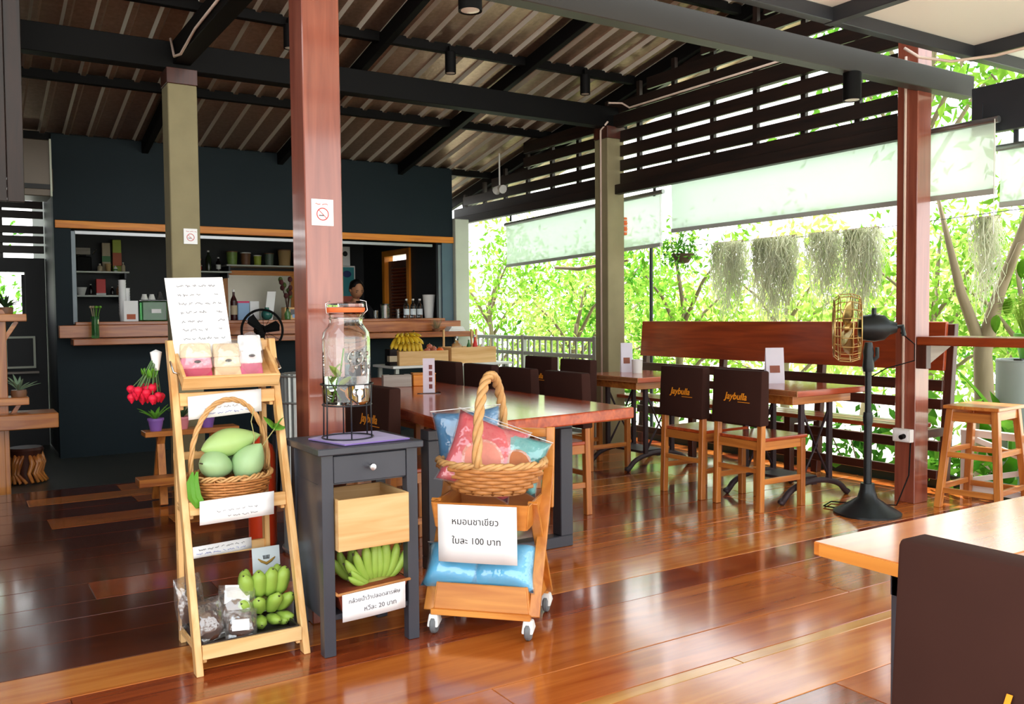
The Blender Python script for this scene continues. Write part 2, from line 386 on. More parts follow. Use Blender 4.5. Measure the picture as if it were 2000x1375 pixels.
# ---- roof
def rz(y): return 2.97+.2*(9.1-y)
rf = thing('ceiling', 'corrugated metal roof sheets seen from below', None); struct(rf)
RM = mat('foil_roof', '#a88a78', .34, .8, .35, 30, .2, stretch=(1, 1, 1)); RIB_LIT = mat('lit_rib_side', '#e9e6d8', .4, .25, .08, 4)  # second material paints the light onto one side wall of each rib
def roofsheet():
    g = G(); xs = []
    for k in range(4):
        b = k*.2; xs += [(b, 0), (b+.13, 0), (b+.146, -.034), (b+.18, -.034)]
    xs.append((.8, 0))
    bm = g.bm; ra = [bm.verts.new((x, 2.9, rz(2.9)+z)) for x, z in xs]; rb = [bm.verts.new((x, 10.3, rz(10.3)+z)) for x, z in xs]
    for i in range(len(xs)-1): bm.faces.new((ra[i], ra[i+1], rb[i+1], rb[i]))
    o = g.out('roof_sheet', RM, rf); o.data.materials.append(RIB_LIT)
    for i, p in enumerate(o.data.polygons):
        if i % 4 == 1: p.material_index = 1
    return o
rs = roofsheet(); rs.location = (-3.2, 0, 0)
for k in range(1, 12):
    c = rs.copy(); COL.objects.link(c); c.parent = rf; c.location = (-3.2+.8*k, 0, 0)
def sbeam(p, q, w, h, name='roof_beam', m=BLACK, lab=None):
    return struct(G().bar(p, q, w, h).out(name, m, bev=.004), lab)
for x in (-2.4, -1.05, .29, 1.63, 2.94, 4.3, 5.52): sbeam((x, 3.0, rz(3.0)-.09), (x, 10.2, rz(10.2)-.09), .06, .12, 'rafter')
for y in (9.16, 7.9, 6.53, 5.2, 3.9): sbeam((-3.1, y, rz(y)-.05), (5.5, y, rz(y)-.05), .055, .075, 'purlin')
sbeam((-2.8, 6.7, 3.1), (5.52, 6.7, 3.1), .12, .19, 'tie_beam')
sbeam((1.45, 3.3, 3.12), (1.45, 6.64, 3.12), .12, .16, 'tie_beam')
sbeam((-1.6, 3.42, 2.72), (5.75, 3.42, 2.72), .09, .14, 'front_beam', mat('grey_steel_beam', '#35322f', .45, .1, .1), 'long grey steel beam under the white ceiling edge')
# gable louvres on the open side
gb = thing('wall_gable', 'black timber louvre gable on the garden side', None); struct(gb)
DK = W('dark', 'y')
z = 2.46
while z < 3.7:
    y1 = min(9.9, 9.1+(2.97-.16-z-.1)/.2)
    if y1 > 3.9: G().box(5.41, 5.44, 3.58, y1, z, z+(.115 if z < 2.5 else .103)).out('slat', DK, gb, bev=.002)
    z += .137
for k in range(15):
    y = 3.55+k*.47; G().box(5.44, 5.475, y, y+.045, 2.47, rz(y)-.12).out('batten', W('dark', 'z'), gb)
sbeam((5.38, 3.55, 3.06), (5.38, 8.2, 3.06), .06, .12, 'gable_beam', W('dark', 'y'))
sbeam((5.38, 3.6, 2.43), (5.38, 9.95, 2.41), .07, .09, 'gable_beam', W('dark', 'y'))
sbeam((5.58, 9.95, rz(9.95)-.14), (5.58, 3.1, rz(3.1)-.14), .05, .18, 'barge_board', W('dark', 'y'))
# white ceiling over the front
wcl = thing('ceiling_front', 'white ceiling panels in a dark steel grid above the foreground', None); struct(wcl)
CP = sheer('white_ceiling_panel', '#f4f1e8', .0, .3, '#ffffff', .04, .76)
xs = [.1, 1.4, 2.72, 4.05, 5.38, 6.5]
for a, b in zip(xs, xs[1:]):
    for c, d in ((3.2, 1.95), (1.95, .7), (.7, -.5)):
        G().box(a+.003, b-.003, d+.003, c-.003, 2.87, 2.885).out('panel', CP, wcl)
for x in xs: G().box(x-.03, x+.03, -.5, 3.2, 2.79, 2.87).out('frame_tube', DARKSTEEL, wcl, bev=.003)
for y in (3.17, 1.95, .7, -.47): G().box(.1, 6.5, y-.03, y+.03, 2.795, 2.868).out('frame_tube', DARKSTEEL, wcl, bev=.003)
sbeam((5.62, 3.3, 2.52), (5.62, -.5, 2.52), .06, .3, 'fascia_beam', DARKSTEEL)
sbeam((5.7, -.45, -.6), (5.7, -.45, 2.8), .1, .1, 'post', W('brown', 'z'), 'brown post holding the front ceiling corner')
# ---- conduits (thin cream pipes fixed to beams and columns)
def conduit(pts, lab, r=.009):
    g = G().tube(pts, r, 8); return tag(g.out('conduit', CONDUIT, smooth=2), lab, 'conduit')
conduit([(5.24, 3.53, .48), (5.24, 3.53, 2.6), (5.24, 3.53, 2.88)], 'cream electrical conduit running up the column beside the fan')
conduit([(5.25, 6.71, .4), (5.25, 6.71, 2.98), (5.25, 6.6, 3.04)], 'cream conduit up the concrete column behind the bench')
conduit([(5.22, 6.55, 3.2), (5.34, 6.5, 3.2), (5.345, 6.4, 3.14), (5.345, 4.3, 3.14)], 'cream conduit running along the black gable beam')
conduit([(1.37, 6.6, 3.2), (1.36, 6.45, 3.04), (1.37, 6.3, 3.02), (1.375, 5.9, 3.08), (1.375, 3.6, 3.12)], 'cream conduit bent along the tie beam above the left concrete column')
conduit([(5.0, 3.38, 2.86), (5.03, 3.3, 2.79), (5.2, 3.2, 2.765), (5.33, 3.0, 2.77), (5.33, .6, 2.77)], 'cream conduit along the steel tube of the white ceiling')
# ---- railing on the far garden side
rl = thing('railing', 'pale grey metal railing between kitchen wall and concrete column', 'railing', (5.4, 7.0, -.035))
RW = mat('pale_grey_paint', '#b4b8b0', .45, .2, .06)
for zz in (1.03, .86, .1): G().box(-.02, .02, 0, 2.6, zz-.02, zz+.02).out('rail', RW, rl, bev=.003)
p0 = G().box(-.008, .008, -.012, .012, .1, 1.02).out('baluster', RW, rl); p0.location = (0, .1, 0)
for k in range(1, 23):
    c = p0.copy(); COL.objects.link(c); c.parent = rl; c.location = (0, .1+k*.11, 0)
for yy in (0, 1.3, 2.6): G().box(-.025, .025, yy-.025, yy+.025, 0, 1.06).out('post', RW, rl, bev=.003)
# ---- roller blinds
BL = sheer('blind_cloth', '#f2faf4', .3, .4, '#f4fff6', .02)
def blind(x, y0, y1, z0, z1, lab, tilt=0):
    o = thing('roller_blind', lab, 'blind', (x, (y0+y1)/2, z0)); h = (y1-y0)/2; H = z1-z0; n = 9
    rows = [[(.006*math.sin(k*2.1+j), -h+2*h*k/n, .03+j*(H-.05)/4+tilt*(k/n-.5)) for k in range(n+1)] for j in range(5)]
    sheet(rows, .002, 'cloth', BL, o)
    G().tube([(0, -h-.02, H-tilt/2), (0, h+.02, H+tilt/2)], .022, 10).out('roller', STEEL, o, smooth=True)
    G().bar((0, -h, .02-tilt/2), (0, h, .02+tilt/2), .02, .035).out('hem_bar', RW, o, bev=.003)
    for yy in (-h+.1, h-.1): G().bar((0, yy, H), (0, yy, H+.12), .012, .03, (0, 1, 0)).out('bracket', DARKSTEEL, o)
    G().tube([(-.03, -h-.01, H), (-.03, -h-.01, -.25)], .003, 5).out('pull_cord', WHITE, o)
    return o
blind(5.52, 3.1, 6.03, 1.97, 2.43, 'wide translucent white blind passing behind the reddish column')
blind(5.54, 6.18, 8.87, 1.83, 2.33, 'translucent white blind on the far side, crossing the concrete column', -.06)
blind(5.68, 1.4, 3.16, 1.9, 2.28, 'white blind at the right edge below the black fascia')
# ================================================================ furniture
def make_chair(label, group):
    t = thing('dining_chair', label, 'chair', group=group); TK = W('teak', 'z')
    for s in (-1, 1):
        G().hexa([(-.03, s*.185-.02, 0), (.012, s*.185-.02, 0), (.012, s*.185+.02, 0), (-.03, s*.185+.02, 0), (-.005, s*.185-.02, .86), (.03, s*.185-.02, .86), (.03, s*.185+.02, .86), (-.005, s*.185+.02, .86)]).out('leg', TK, t, bev=.003)
        G().box(.355, .395, s*.185-.02, s*.185+.02, 0, .44).out('leg', TK, t, bev=.003)
        G().box(.015, .36, s*.185-.011, s*.185+.011, .385, .44).out('apron', W('teak'), t, bev=.002)
        G().box(.0, .36, s*.185-.011, s*.185+.011, .17, .205).out('stretcher', W('teak'), t, bev=.002)
    G().box(-.008, .014, -.17, .17, .385, .44).out('apron', W('teak', 'y'), t, bev=.002)
    G().box(.365, .387, -.17, .17, .385, .44).out('apron', W('teak', 'y'), t, bev=.002)
    G().box(-.014, .008, -.17, .17, .24, .27).out('stretcher', W('teak', 'y'), t, bev=.002)
    G().box(-.0, .42, -.2, .2, .44, .462).out('seat', W('red'), t, bev=.005, seg=2)
    c = G().hexa([(-.035, -.212, .54), (.045, -.212, .54), (.045, .212, .54), (-.035, .212, .54), (-.018, -.208, .885), (.052, -.208, .885), (.052, .208, .885), (-.018, .208, .885)]).out('back_cover', COVER, t, bev=.012, seg=2, smooth=True)
    text('Jaybulla', .062, LOGO, c, (-.0305, .0, .715), (0, -1, 0), (.05, 0, 1), 'logo', .25, .0012)
    G().bar((-.0315, -.02, .682), (-.0315, -.12, .682), .002, .004).out('logo_underline', LOGO, c)
    return t
GA = 'brown covered dining chairs'
ch = make_chair('brown covered chair with orange logo, right of the pair by the fan', GA); ch.location = (4.26, 4.03, 0)
for x, y, rzz, lab in [(4.24, 4.52, 0, 'brown covered chair with orange logo, left of the pair by the fan'), (4.28, 5.8, 0, 'brown covered chair with logo at the far small table, nearer one'),
                       (4.36, 6.45, 0, 'brown covered chair at the far small table, further one against the railing'), (3.33, 4.6, PI, 'brown covered chair at the long table, nearest on the garden side'),
                       (3.33, 5.17, PI, 'brown covered chair at the long table, second on the garden side'), (3.36, 5.73, PI, 'brown covered chair at the long table, third on the garden side'),
                       (3.36, 6.27, PI, 'brown covered chair at the long table, furthest on the garden side'), (1.86, 4.3, .06, 'brown covered chair at the long table beside the glass drink dispenser'),
                       (1.93, 5.05, .04, 'brown covered chair at the long table half hidden behind the glass jar'), (1.3, .665, 0, 'large brown chair cover in the lower right corner, closest to the viewer')]:
    cc = copyof(ch, (x, y, 0), rzz, lab)
for p_ in cc.children:
    for q_ in p_.children: q_.location.y -= .058; q_.location.z -= .04; q_.location.x -= .003
# long live-edge table
lt = thing('long_table', 'long reddish live edge slab table on charcoal steel frames', 'table', (2.55, 5.1, 0))
P = [(1.95, 3.52), (2.3, 3.57), (2.7, 3.615), (3.09, 3.67), (3.105, 4.2), (3.11, 4.9), (3.08, 5.6), (3.1, 6.3), (3.08, 6.68), (2.6, 6.72), (2.12, 6.7), (2.13, 6.0), (2.11, 5.3), (2.09, 4.62), (2.0, 4.0)]
G().prism([(x-2.55, y-5.1) for x, y in P], .69, .75).out('tabletop', W('red', 'y'), lt, bev=.008, seg=2)
for yy in (-1.2, 1.2):
    fr = G().box(-.6, .27, yy-.04, yy+.04, 0, .06).box(-.6, .27, yy-.04, yy+.04, .64, .69).box(-.6, -.52, yy-.04, yy+.04, .06, .64).box(.19, .27, yy-.04, yy+.04, .06, .64).out('leg_frame', CHAR, lt, bev=.004)
G().box(-.55, .22, -1.16, -1.13, .6, .69).out('apron', W('teak'), lt)
# the two small tables on iron sewing machine bases
def make_iron_table(label):
    t = thing('cafe_table', label, 'table', group='small tables on iron bases'); IR = mat('brown_iron', '#3c3034', .5, .3, .15)
    G().box(0, .68, 0, .72, .71, .75).out('tabletop', W('red'), t, bev=.004)
    G().box(.0, .012, .002, .718, .712, .748).out('end_grain', W('crate', 'y'), t)
    G().box(.05, .63, .08, .64, .65, .71).out('apron', W('teak'), t, bev=.003)
    for yy in (.12, .6):
        for xx in (.18, .46):
            G().box(xx-.018, xx+.018, yy-.015, yy+.015, .1, .66).out('leg', IR, t, bev=.003)
        a = [(.32-.3*math.cos(u), yy, .02+.11*math.sin(u)) for u in [PI*k/14 for k in range(15)]]
        a = [(-.02, yy, .03), (-.005, yy, .015)]+a[1:-1]+[(.645, yy, .015), (.66, yy, .03)]
        G().tube(a, .02, 8).out('foot', IR, t, smooth=2)
        G().tube([(.18, yy, .62), (.32, yy, .36), (.46, yy, .62)], .01, 6).tube([(.18, yy, .14), (.32, yy, .36), (.46, yy, .14)], .01, 6).out('brace', IR, t, smooth=2)
    G().box(.3, .34, .12, .6, .1, .13).out('treadle_bar', IR, t, bev=.002)
    G().box(.2, .44, .2, .52, .12, .14).out('treadle', IR, t, bev=.002)
    return t
it = make_iron_table('small red topped table on iron legs between covered chairs and bench, nearer one'); it.location = (4.52, 3.78, 0)
copyof(it, (4.5, 5.3, 0), 0, 'small red topped table on iron legs in front of the concrete column, further one')
# high backed bench
bn = thing('garden_bench', 'long high backed reddish wooden bench along the garden side', 'bench', (5.6, 5.1, 0))
BX = lambda z: .05+.09*(z-.1)
def slat(z0, z1, m, nm, y0=-1.55, y1=1.6):
    G().hexa([(BX(z0), y0, z0), (BX(z0)+.03, y0, z0), (BX(z0)+.03, y1, z0), (BX(z0), y1, z0), (BX(z1), y0, z1), (BX(z1)+.03, y0, z1), (BX(z1)+.03, y1, z1), (BX(z1), y1, z1)]).out(nm, m, bn, bev=.004)
slat(.84, 1.175, W('bench', 'y'), 'back_panel')
slat(.7, .775, W('brown', 'y'), 'back_slat'); slat(.575, .645, W('brown', 'y'), 'back_slat'); slat(.29, .36, W('brown', 'y'), 'back_slat'); slat(.1, .16, W('brown', 'y'), 'back_slat')
for k in range(3): G().box(-.24+k*.105, -.145+k*.105, -1.5, 1.55, .455, .485).out('seat_slat', W('bench', 'y'), bn, bev=.004)
for yy in (-1.56, -.5, .55, 1.58):
    G().hexa([(.085, yy-.03, 0), (.14, yy-.03, 0), (.14, yy+.03, 0), (.085, yy+.03, 0), (.185, yy-.03, 1.16), (.23, yy-.03, 1.16), (.23, yy+.03, 1.16), (.185, yy+.03, 1.16)]).out('leg', W('brown', 'z'), bn, bev=.003)
    G().box(-.22, -.17, yy-.03, yy+.03, 0, .455).out('leg', W('brown', 'z'), bn, bev=.003)
    G().box(-.2, .1, yy-.02, yy+.02, .4, .455).out('seat_rail', W('brown'), bn)
# bar along the railing at right
br = thing('bar_counter', 'narrow reddish wooden bar counter running right from the column', 'counter', (5.25, 3.445, 0))
G().box(0, .36, -3.4, 0, 1.03, 1.085).out('top', W('bench', 'y'), br, bev=.006)
for yy in (-.04, -1.6, -3.2): G().prism([(.02, .9), (.02, 1.03), (.3, 1.03)], yy-.025, yy+.025).out('bracket', W('grey'), br).matrix_local = Mx.Rotation(0, 4, 'Z') @ Mx(((1, 0, 0, 0), (0, 0, 1, 0), (0, 1, 0, 0), (0, 0, 0, 1)))
G().box(.0, .05, -.07, 0, .88, 1.03).out('bracket', W('brown', 'z'), br, bev=.002)
G().box(.15, .2, -3.3, -3.25, 0, 1.03).out('post', W('brown', 'z'), br)
def make_stool():
    t = thing('bar_stool', 'square teak bar stool with two tiers of stretchers under the bar', 'stool', (5.53, 3.16, 0), .12)
    TK = W('teak', 'z'); top = {}
    for sx in (-1, 1):
        for sy in (-1, 1):
            a, b = (sx*.205, sy*.185, 0), (sx*.15, sy*.135, .63); x, y_ = .021, .021
            G().hexa([(a[0]-x, a[1]-y_, 0), (a[0]+x, a[1]-y_, 0), (a[0]+x, a[1]+y_, 0), (a[0]-x, a[1]+y_, 0), (b[0]-x, b[1]-y_, .63), (b[0]+x, b[1]-y_, .63), (b[0]+x, b[1]+y_, .63), (b[0]-x, b[1]+y_, .63)]).out('leg', TK, t, bev=.003)
    q = lambda z: (.205-.055*z/.63, .185-.05*z/.63)
    for z, h in ((.6, .06), (.36, .035), (.13, .035)):
        X, Y = q(z)
        for s in (-1, 1):
            G().box(-X, X, s*Y-.011, s*Y+.011, z-h/2, z+h/2).out('apron' if z > .5 else 'stretcher', W('teak'), t, bev=.002)
            G().box(s*X-.011, s*X+.011, -Y, Y, z-h/2-.02, z+h/2-.02).out('apron' if z > .5 else 'stretcher', W('teak', 'y'), t, bev=.002)
    G().box(-.19, .19, -.17, .17, .63, .652).out('seat', W('teak'), t, bev=.004)
make_stool()
wrl = thing('cross_railing', 'low white cross braced railing behind the bar stool', 'railing', (5.78, 3.25, 0))
for zz in (.43, .06): G().box(-.02, .02, -3.2, .2, zz-.025, zz+.025).out('rail', WHITE, wrl, bev=.003)
for yy in (.17, -.9, -2.0, -3.1): G().box(-.025, .025, yy-.025, yy+.025, -.05, .45).out('post', WHITE, wrl, bev=.003)
for a, b in ((.17, -.9), (-.9, -2.0), (-2.0, -3.1)):
    G().bar((0, a, .1), (0, b, .4), .02, .035).out('brace', WHITE, wrl); G().bar((.022, a, .4), (.022, b, .1), .02, .035).out('brace', WHITE, wrl)
# foreground table
ft = thing('dining_table', 'polished orange brown tabletop cut off by the right edge', 'table', (2.06, .7, 0))
for k in range(4): G().box(-.48, .48, -.62+k*.3, -.322+k*.3, .72, .75).out('top_plank', W('teak') if k != 3 else FW[2], ft, bev=.003)
G().box(-.483, -.478, -.6, .56, .722, .748).out('end_grain', W('cart', 'y'), ft)
for sx in (-1, 1):
    for sy in (-1, 1): G().box(sx*.36-.03, sx*.36+.03, sy*.42-.03, sy*.42+.03, 0, .72).out('leg', CHAR, ft, bev=.003)
G().box(-.39, .39, -.45, -.42, .65, .72).box(-.39, .39, .42, .45, .65, .72).out('apron', CHAR, ft)
# pedestal fan
fn = thing('pedestal_fan', 'vintage black pedestal fan with a brass wire cage', 'fan', (4.77, 3.45, 0), -.87)
FB = mat('fan_black', '#23282a', .35, .4, .1)
G().lathe([(.2, 0), (.2, .012), (.17, .03), (.11, .065), (.06, .1), (.045, .15), (.04, .19), (.0, .19)], 28).out('base', FB, fn, smooth=True)
G().tube([(0, 0, .15), (0, 0, .62)], .024, 12).tube([(0, 0, .6), (0, 0, .92)], .019, 12).lathe([(.028, .56), (.03, .6), (.026, .63)], 12).out('pole', FB, fn, smooth=True)
G().lathe([(.03, .88), (.035, .91), (.03, .97), (.033, 1.0), (.022, 1.06)], 14).tube([(0, 0, .92), (.05, 0, .97), (.05, 0, 1.03)], .012, 8).out('neck', FB, fn, smooth=True)
Mf = Mx.Rotation(math.radians(90), 3, 'Y')
G().lathe([(.0, -.09), (.05, -.09), (.075, -.07), (.085, 0), (.075, .06), (.045, .09), (.03, .13), (.0, .13)], 20, (.03, 0, 1.15), M=Mf).out('motor', FB, fn, smooth=True)
G().tube([(.15, 0, 1.15), (.19, 0, 1.16), (.2, 0, 1.1)], .014, 8).out('knob', FB, fn, smooth=True); G().tube([(.03, 0, 1.23), (.03, 0, 1.27)], .014, 8).out('oil_cap', FB, fn, smooth=True)
G().tube([(.18, 0, 1.12), (.26, 0, 1.05), (.26, 0, .95), (.1, .0, .9), (.02, 0, .85)], .004, 6).out('cord', BLACK, fn, smooth=2)
cg = G()
for xx, rr_ in ((-.2, .07), (-.205, .13), (-.2, .18), (-.17, .205), (-.1, .21), (-.05, .195), (-.045, .1)): cg.ring((xx, 0, 1.15), rr_, .0035, 36, 5, (1, 0, 0))
for k in range(22):
    a = 2*PI*k/22; c, s = math.cos(a), math.sin(a)
    cg.tube([(-.205, c*.03, 1.15+s*.03), (-.2, c*.18, 1.15+s*.18), (-.17, c*.207, 1.15+s*.207), (-.1, c*.212, 1.15+s*.212), (-.05, c*.195, 1.15+s*.195), (-.04, c*.06, 1.15+s*.06)], .0028, 4)
cg.out('cage', BRASS, fn, smooth=2)
for k in range(4):
    b = G(); rows = []
    for j in range(6):
        q = j/5; rd = .03+.145*q; hw = .02+.055*math.sin(PI*min(1, q*.85+.1))
        rows.append([(-.12+t*hw*.5, 0+t*hw, rd) for t in (-1, -.5, 0, .5, 1)])
    o = sheet(rows, .003, 'blade', BRASS, fn); o.location = (0, 0, 1.15); o.rotation_euler = (PI/2*k+.4, 0, 0)
G().lathe([(.0, -.03), (.03, -.02), (.035, .03), (.0, .03)], 14, (-.12, 0, 1.15), M=Mf).out('hub', BRASS, fn, smooth=True)
tag(G().tube([(5.24, 3.47, .46), (5.16, 3.43, .2), (5.08, 3.46, .012), (4.98, 3.6, .008), (4.85, 3.78, .008), (4.7, 3.72, .008), (4.72, 3.62, .008), (4.85, 3.66, .012), (4.88, 3.58, .03)], .0045, 6).out('power_cord', BLACK, smooth=2), 'thin black fan cord lying on the deck and up to the outlet', 'cord')
ob = thing('outlet_box', 'white electrical outlet box with a black plug on the column', 'outlet', (5.25, 3.52, .4))
G().box(-.04, 0, -.065, .065, 0, .085).out('case', WHITE, ob, bev=.004)
G().tube([(-.04, -.02, .04), (-.075, -.02, .035)], .016, 10).out('plug', BLACK, ob, smooth=True)
G().box(-.042, -.04, -.05, .05, .012, .075).out('faceplate', PAPER, ob)
# tubes on top of stand for lights
def spot(x, y, z, lab, r=.045, h=.17):
    o = thing('cylinder_spotlight', lab, 'light', (x, y, z), group='black cylinder spotlights')
    G().lathe([(r*.8, .004), (r, 0), (r, h), (r*.9, h+.004), (.0, h+.004)], 20).out('housing', BLACK, o, smooth=True)
    G().lathe([(0, .008), (r*.8, .008), (r*.78, .003), (r*.5, .001), (.0, .001)], 18).out('lens', mat('lamp_lens', '#d8d0c8', .2), o, smooth=True)
    G().bar((0, 0, h), (0, 0, h+.05), .03).out('mount', BLACK, o)
spot(2.18, 6.47, 3.22, 'black cylinder spotlight just left of the tall wooden column')
spot(3.52, 6.47, 3.22, 'black cylinder spotlight above the tie beam, middle of the roof')
spot(4.89, 6.47, 3.22, 'black cylinder spotlight nearest the louvre gable')
spot(4.53, 3.4, 2.49, 'large black cylinder spotlight under the grey steel beam at right', .052, .16)
spot(1.95, 3.4, 2.565, 'black cylinder spotlight cut off by the top edge', .052, .1)
fl_ = thing('floodlight', 'white twin security light under the roof by the gable', 'light', (5.3, 8.62, 2.66))
G().tube([(0, 0, .42), (0, 0, 0)], .01, 6).out('stem', WHITE, fl_)
for s in (-1, 1): G().lathe([(.01, 0), (.03, .02), (.05, .1), (.0, .105)], 12, (0, s*.02, .03), M=Mx.Rotation(s*1.9, 3, 'X')).out('lamp_head', WHITE, fl_, smooth=True)
# ================================================================ display in front of the column
def paper(name, lab, cat, o, right, up, w, h, lines=(), curl=.0, parent=None):
    # hanging paper sign, o = lower left corner
    x, y = V(right).normalized(), V(up).normalized(); z = x.cross(y)
    t = thing(name, lab, cat, o); n = 6
    sheet([[x*(w*i/n)+y*(h*j/3)+z*(curl*math.sin(PI*i/n)*(1-j/3)) for i in range(n+1)] for j in range(4)], .0012, 'sheet', PAPER, t)
    for kind, s, cx, cy, size, m in lines:
        p = x*cx+y*cy+z*(.0015+curl*math.sin(PI*cx/w)*(1-cy/h))
        if kind == 't': text(s, size, m, t, p, x, y, 'lettering')
        else:
            g = G(); scribble(g, p, x, y, size, .007, .00075, s); g.out('handwriting', m, t)['kind'] = 'stuff'
    return t
# --- ladder shelf
LX, LY = .69, 3.16
ls = thing('ladder_shelf', 'pale wooden ladder shelf holding mangoes, bananas and signs', 'shelf', (LX, LY, 0))
PZ = W('pine', 'z')
for x in (.0, .385):
    G().hexa([(x, 0, 0), (x+.025, 0, 0), (x+.025, .045, 0), (x, .045, 0), (x, .355, 1.165), (x+.025, .355, 1.165), (x+.025, .4, 1.165), (x, .4, 1.165)]).out('front_leg', PZ, ls, bev=.002)
    xi = x+.027 if x < .1 else x-.022
    G().hexa([(xi, .375, 0), (xi+.02, .375, 0), (xi+.02, .415, 0), (xi, .415, 0), (xi, .4, 1.1), (xi+.02, .4, 1.1), (xi+.02, .44, 1.1), (xi, .44, 1.1)]).out('rear_leg', PZ, ls, bev=.002)
for z, y0, nm in ((.055, .02, 'a'), (.535, .175, 'b'), (.925, .29, 'c')):
    sh = G().box(.028, .382, y0+.012, .41, z, z+.012).out('shelf_board', W('pine'), ls, bev=.002)
    G().box(.026, .384, y0-.002, y0+.014, z-.005, z+.045).out('shelf_lip', W('pine'), sh, bev=.002)
    for x in (.028, .367): G().box(x, x+.015, y0+.012, .41, z-.02, z+.0).out('side_rail', W('pine', 'y'), sh, bev=.002)
G().box(.026, .384, .396, .411, .315, .355).out('cross_rail', W('pine'), ls, bev=.002)
G().box(.026, .384, .415, .43, .7, .73).out('cross_rail', W('pine'), ls, bev=.002)
G().box(.025, .385, .37, .395, 1.12, 1.16).out('top_rail', W('pine'), ls, bev=.002)
# tilted tray with wrapped soaps and the menu
TA = math.radians(33); tx, tz = V((0, math.cos(TA), math.sin(TA))), V((0, -math.sin(TA), math.cos(TA)))
def T(x, d, h): return V((x, 0, 0))+tx*d+tz*h
def tbox(g, x0, x1, d0, d1, h0, h1): return g.hexa([T(x0, d0, h0), T(x1, d0, h0), T(x1, d1, h0), T(x0, d1, h0), T(x0, d0, h1), T(x1, d0, h1), T(x1, d1, h1), T(x0, d1, h1)])
ty = thing('wooden_tray', 'tilted pale wooden tray with wire handles on the top shelf', 'tray', (.715, 3.40, .984))
tbox(G(), 0, .36, 0, .25, 0, .008).out('bottom', W('crate'), ty)
tbox(G(), 0, .36, 0, .012, 0, .055).out('side', W('pine'), ty, bev=.002)
tbox(G(), 0, .36, .238, .25, 0, .055).out('side', W('pine'), ty, bev=.002)
tbox(G(), 0, .012, .012, .238, 0, .055).out('side', W('pine', 'y'), ty, bev=.002)
tbox(G(), .348, .36, .012, .238, 0, .055).out('side', W('pine', 'y'), ty, bev=.002)
for x, s in ((0, -1), (.36, 1)): G().tube([T(x, .06, .03), T(x+s*.02, .065, .035), T(x+s*.02, .185, .035), T(x, .19, .03)], .004, 6).out('handle', CHROME, ty, smooth=2)
SOAP = [('#e58aa0', '#c23b5e', '#e7d2b0'), ('#f0d8ba', '#e8c8a0', '#dcc6a6'), ('#f2e6e6', '#cf6a86', '#e2e6ea'), ('#c77088', '#b0506c', '#9c8a7c')]
for i, (x, d, w_, h_, cc, lab) in enumerate([(.065, .045, .1, .12, 0, 'wrapped pink craft pouch with a black bead, leftmost in the tray'), (.18, .05, .09, .115, 1, 'wrapped cream craft pouch with a dark eye shaped bead, middle of the tray'),
                                             (.27, .055, .08, .14, 2, 'wrapped white and pink craft pouch, rightmost in the tray'), (.228, .12, .06, .09, 3, 'wrapped mauve craft pouch tucked behind the cream one')]):
    w_ *= 1.15; h_ *= 1.12
    o = thing('craft_pouch', lab, 'pouch', V((.715, 3.40, .984))+T(x, d, .012), group='wrapped craft pouches in the tray')
    c = SOAP[cc]; a = mat('pouch_a%d' % cc, c[0], .7, 0, .2, 40); b = mat('pouch_b%d' % cc, c[1], .7, 0, .15, 30); k = mat('pouch_c%d' % cc, c[2], .6, 0, .3, 60)
    B_ = lambda z0, z1: [(-w_/2, 0, z0), (w_/2, 0, z0), (w_/2, .024, z0), (-w_/2, .024, z0), (-w_/2+.004, .012, z1), (w_/2-.004, .012, z1), (w_/2-.004, .03, z1), (-w_/2+.004, .03, z1)]
    G().hexa(B_(0, h_*.32)).out('base_band', b, o, bev=.006, seg=2); G().hexa([(p[0], p[1]+.008, p[2]) for p in B_(h_*.3, h_*.62)]).out('middle_band', a, o, bev=.006, seg=2)
    G().hexa([(p[0], p[1]+.016, p[2]) for p in B_(h_*.6, h_)]).out('card', k, o, bev=.004)
    G().ell((0, -.001, h_*.5), .013, .004, .006, u=10, v=6).out('bead', INK, o, smooth=2)
    G().ell((0, .018, h_*.52), w_*.55, .034, h_*.57, u=14, v=9).out('wrapper', PLASTIC, o, smooth=2)
mb = thing('menu_board', 'white handwritten menu sheet standing in the wooden tray', 'menu', (.715, 3.50, 1.1))
ux = V((.985, 0, .03)).normalized(); uy = V((-.075, .16, 1)).normalized(); un = ux.cross(uy)
g = G().hexa([p for p in [V((0, 0, 0)), ux*.215, ux*.215-un*.003, -un*.003, uy*.305, ux*.215+uy*.305, ux*.215+uy*.305-un*.003, uy*.305-un*.003]]); g.out('board', PAPER, mb)
for i, (a, b) in enumerate([(.14, 0), (.085, .03), (.15, 0), (.09, .03), (.06, .03), (.1, .03), (.15, 0)]):
    zz = .272-i*.034
    scribble(G(), ux*.04+uy*zz, ux, uy, a, .009, .0011, i).out('handwriting', INKL, mb)['kind'] = 'stuff'
    if b: scribble(G(), ux*.175+uy*zz, ux, uy, .018, .009, .0011, i+50).out('handwriting', INKL, mb)['kind'] = 'stuff'
# paper signs on the ladder
paper('paper_sign', 'white handwritten sign hanging below the tray, behind the basket handle', 'sign', (.745, 3.445, .868), (1, .0, .06), (-.02, -.05, 1), .275, .088, [('s', 3, .06, .035, .16, INKL), ('s', 4, .05, .015, .17, BLUEINK)], .001)
paper('paper_sign', 'white printed sign hanging under the mango basket', 'sign', (.745, 3.306, .498), (1, .0, .03), (.01, -.04, 1), .272, .088, [('s', 13, .06, .042, .15, INKL), ('s', 14, .1, .02, .085, INKL)], .001)
paper('label_strip', 'narrow pale blue label strip on the rear rail', 'label', (.765, 3.553, .315), (1, 0, .04), (0, 0, 1), .235, .045, [('s', 23, .03, .03, .17, INK), ('s', 24, .02, .013, .19, BLUEINK)])
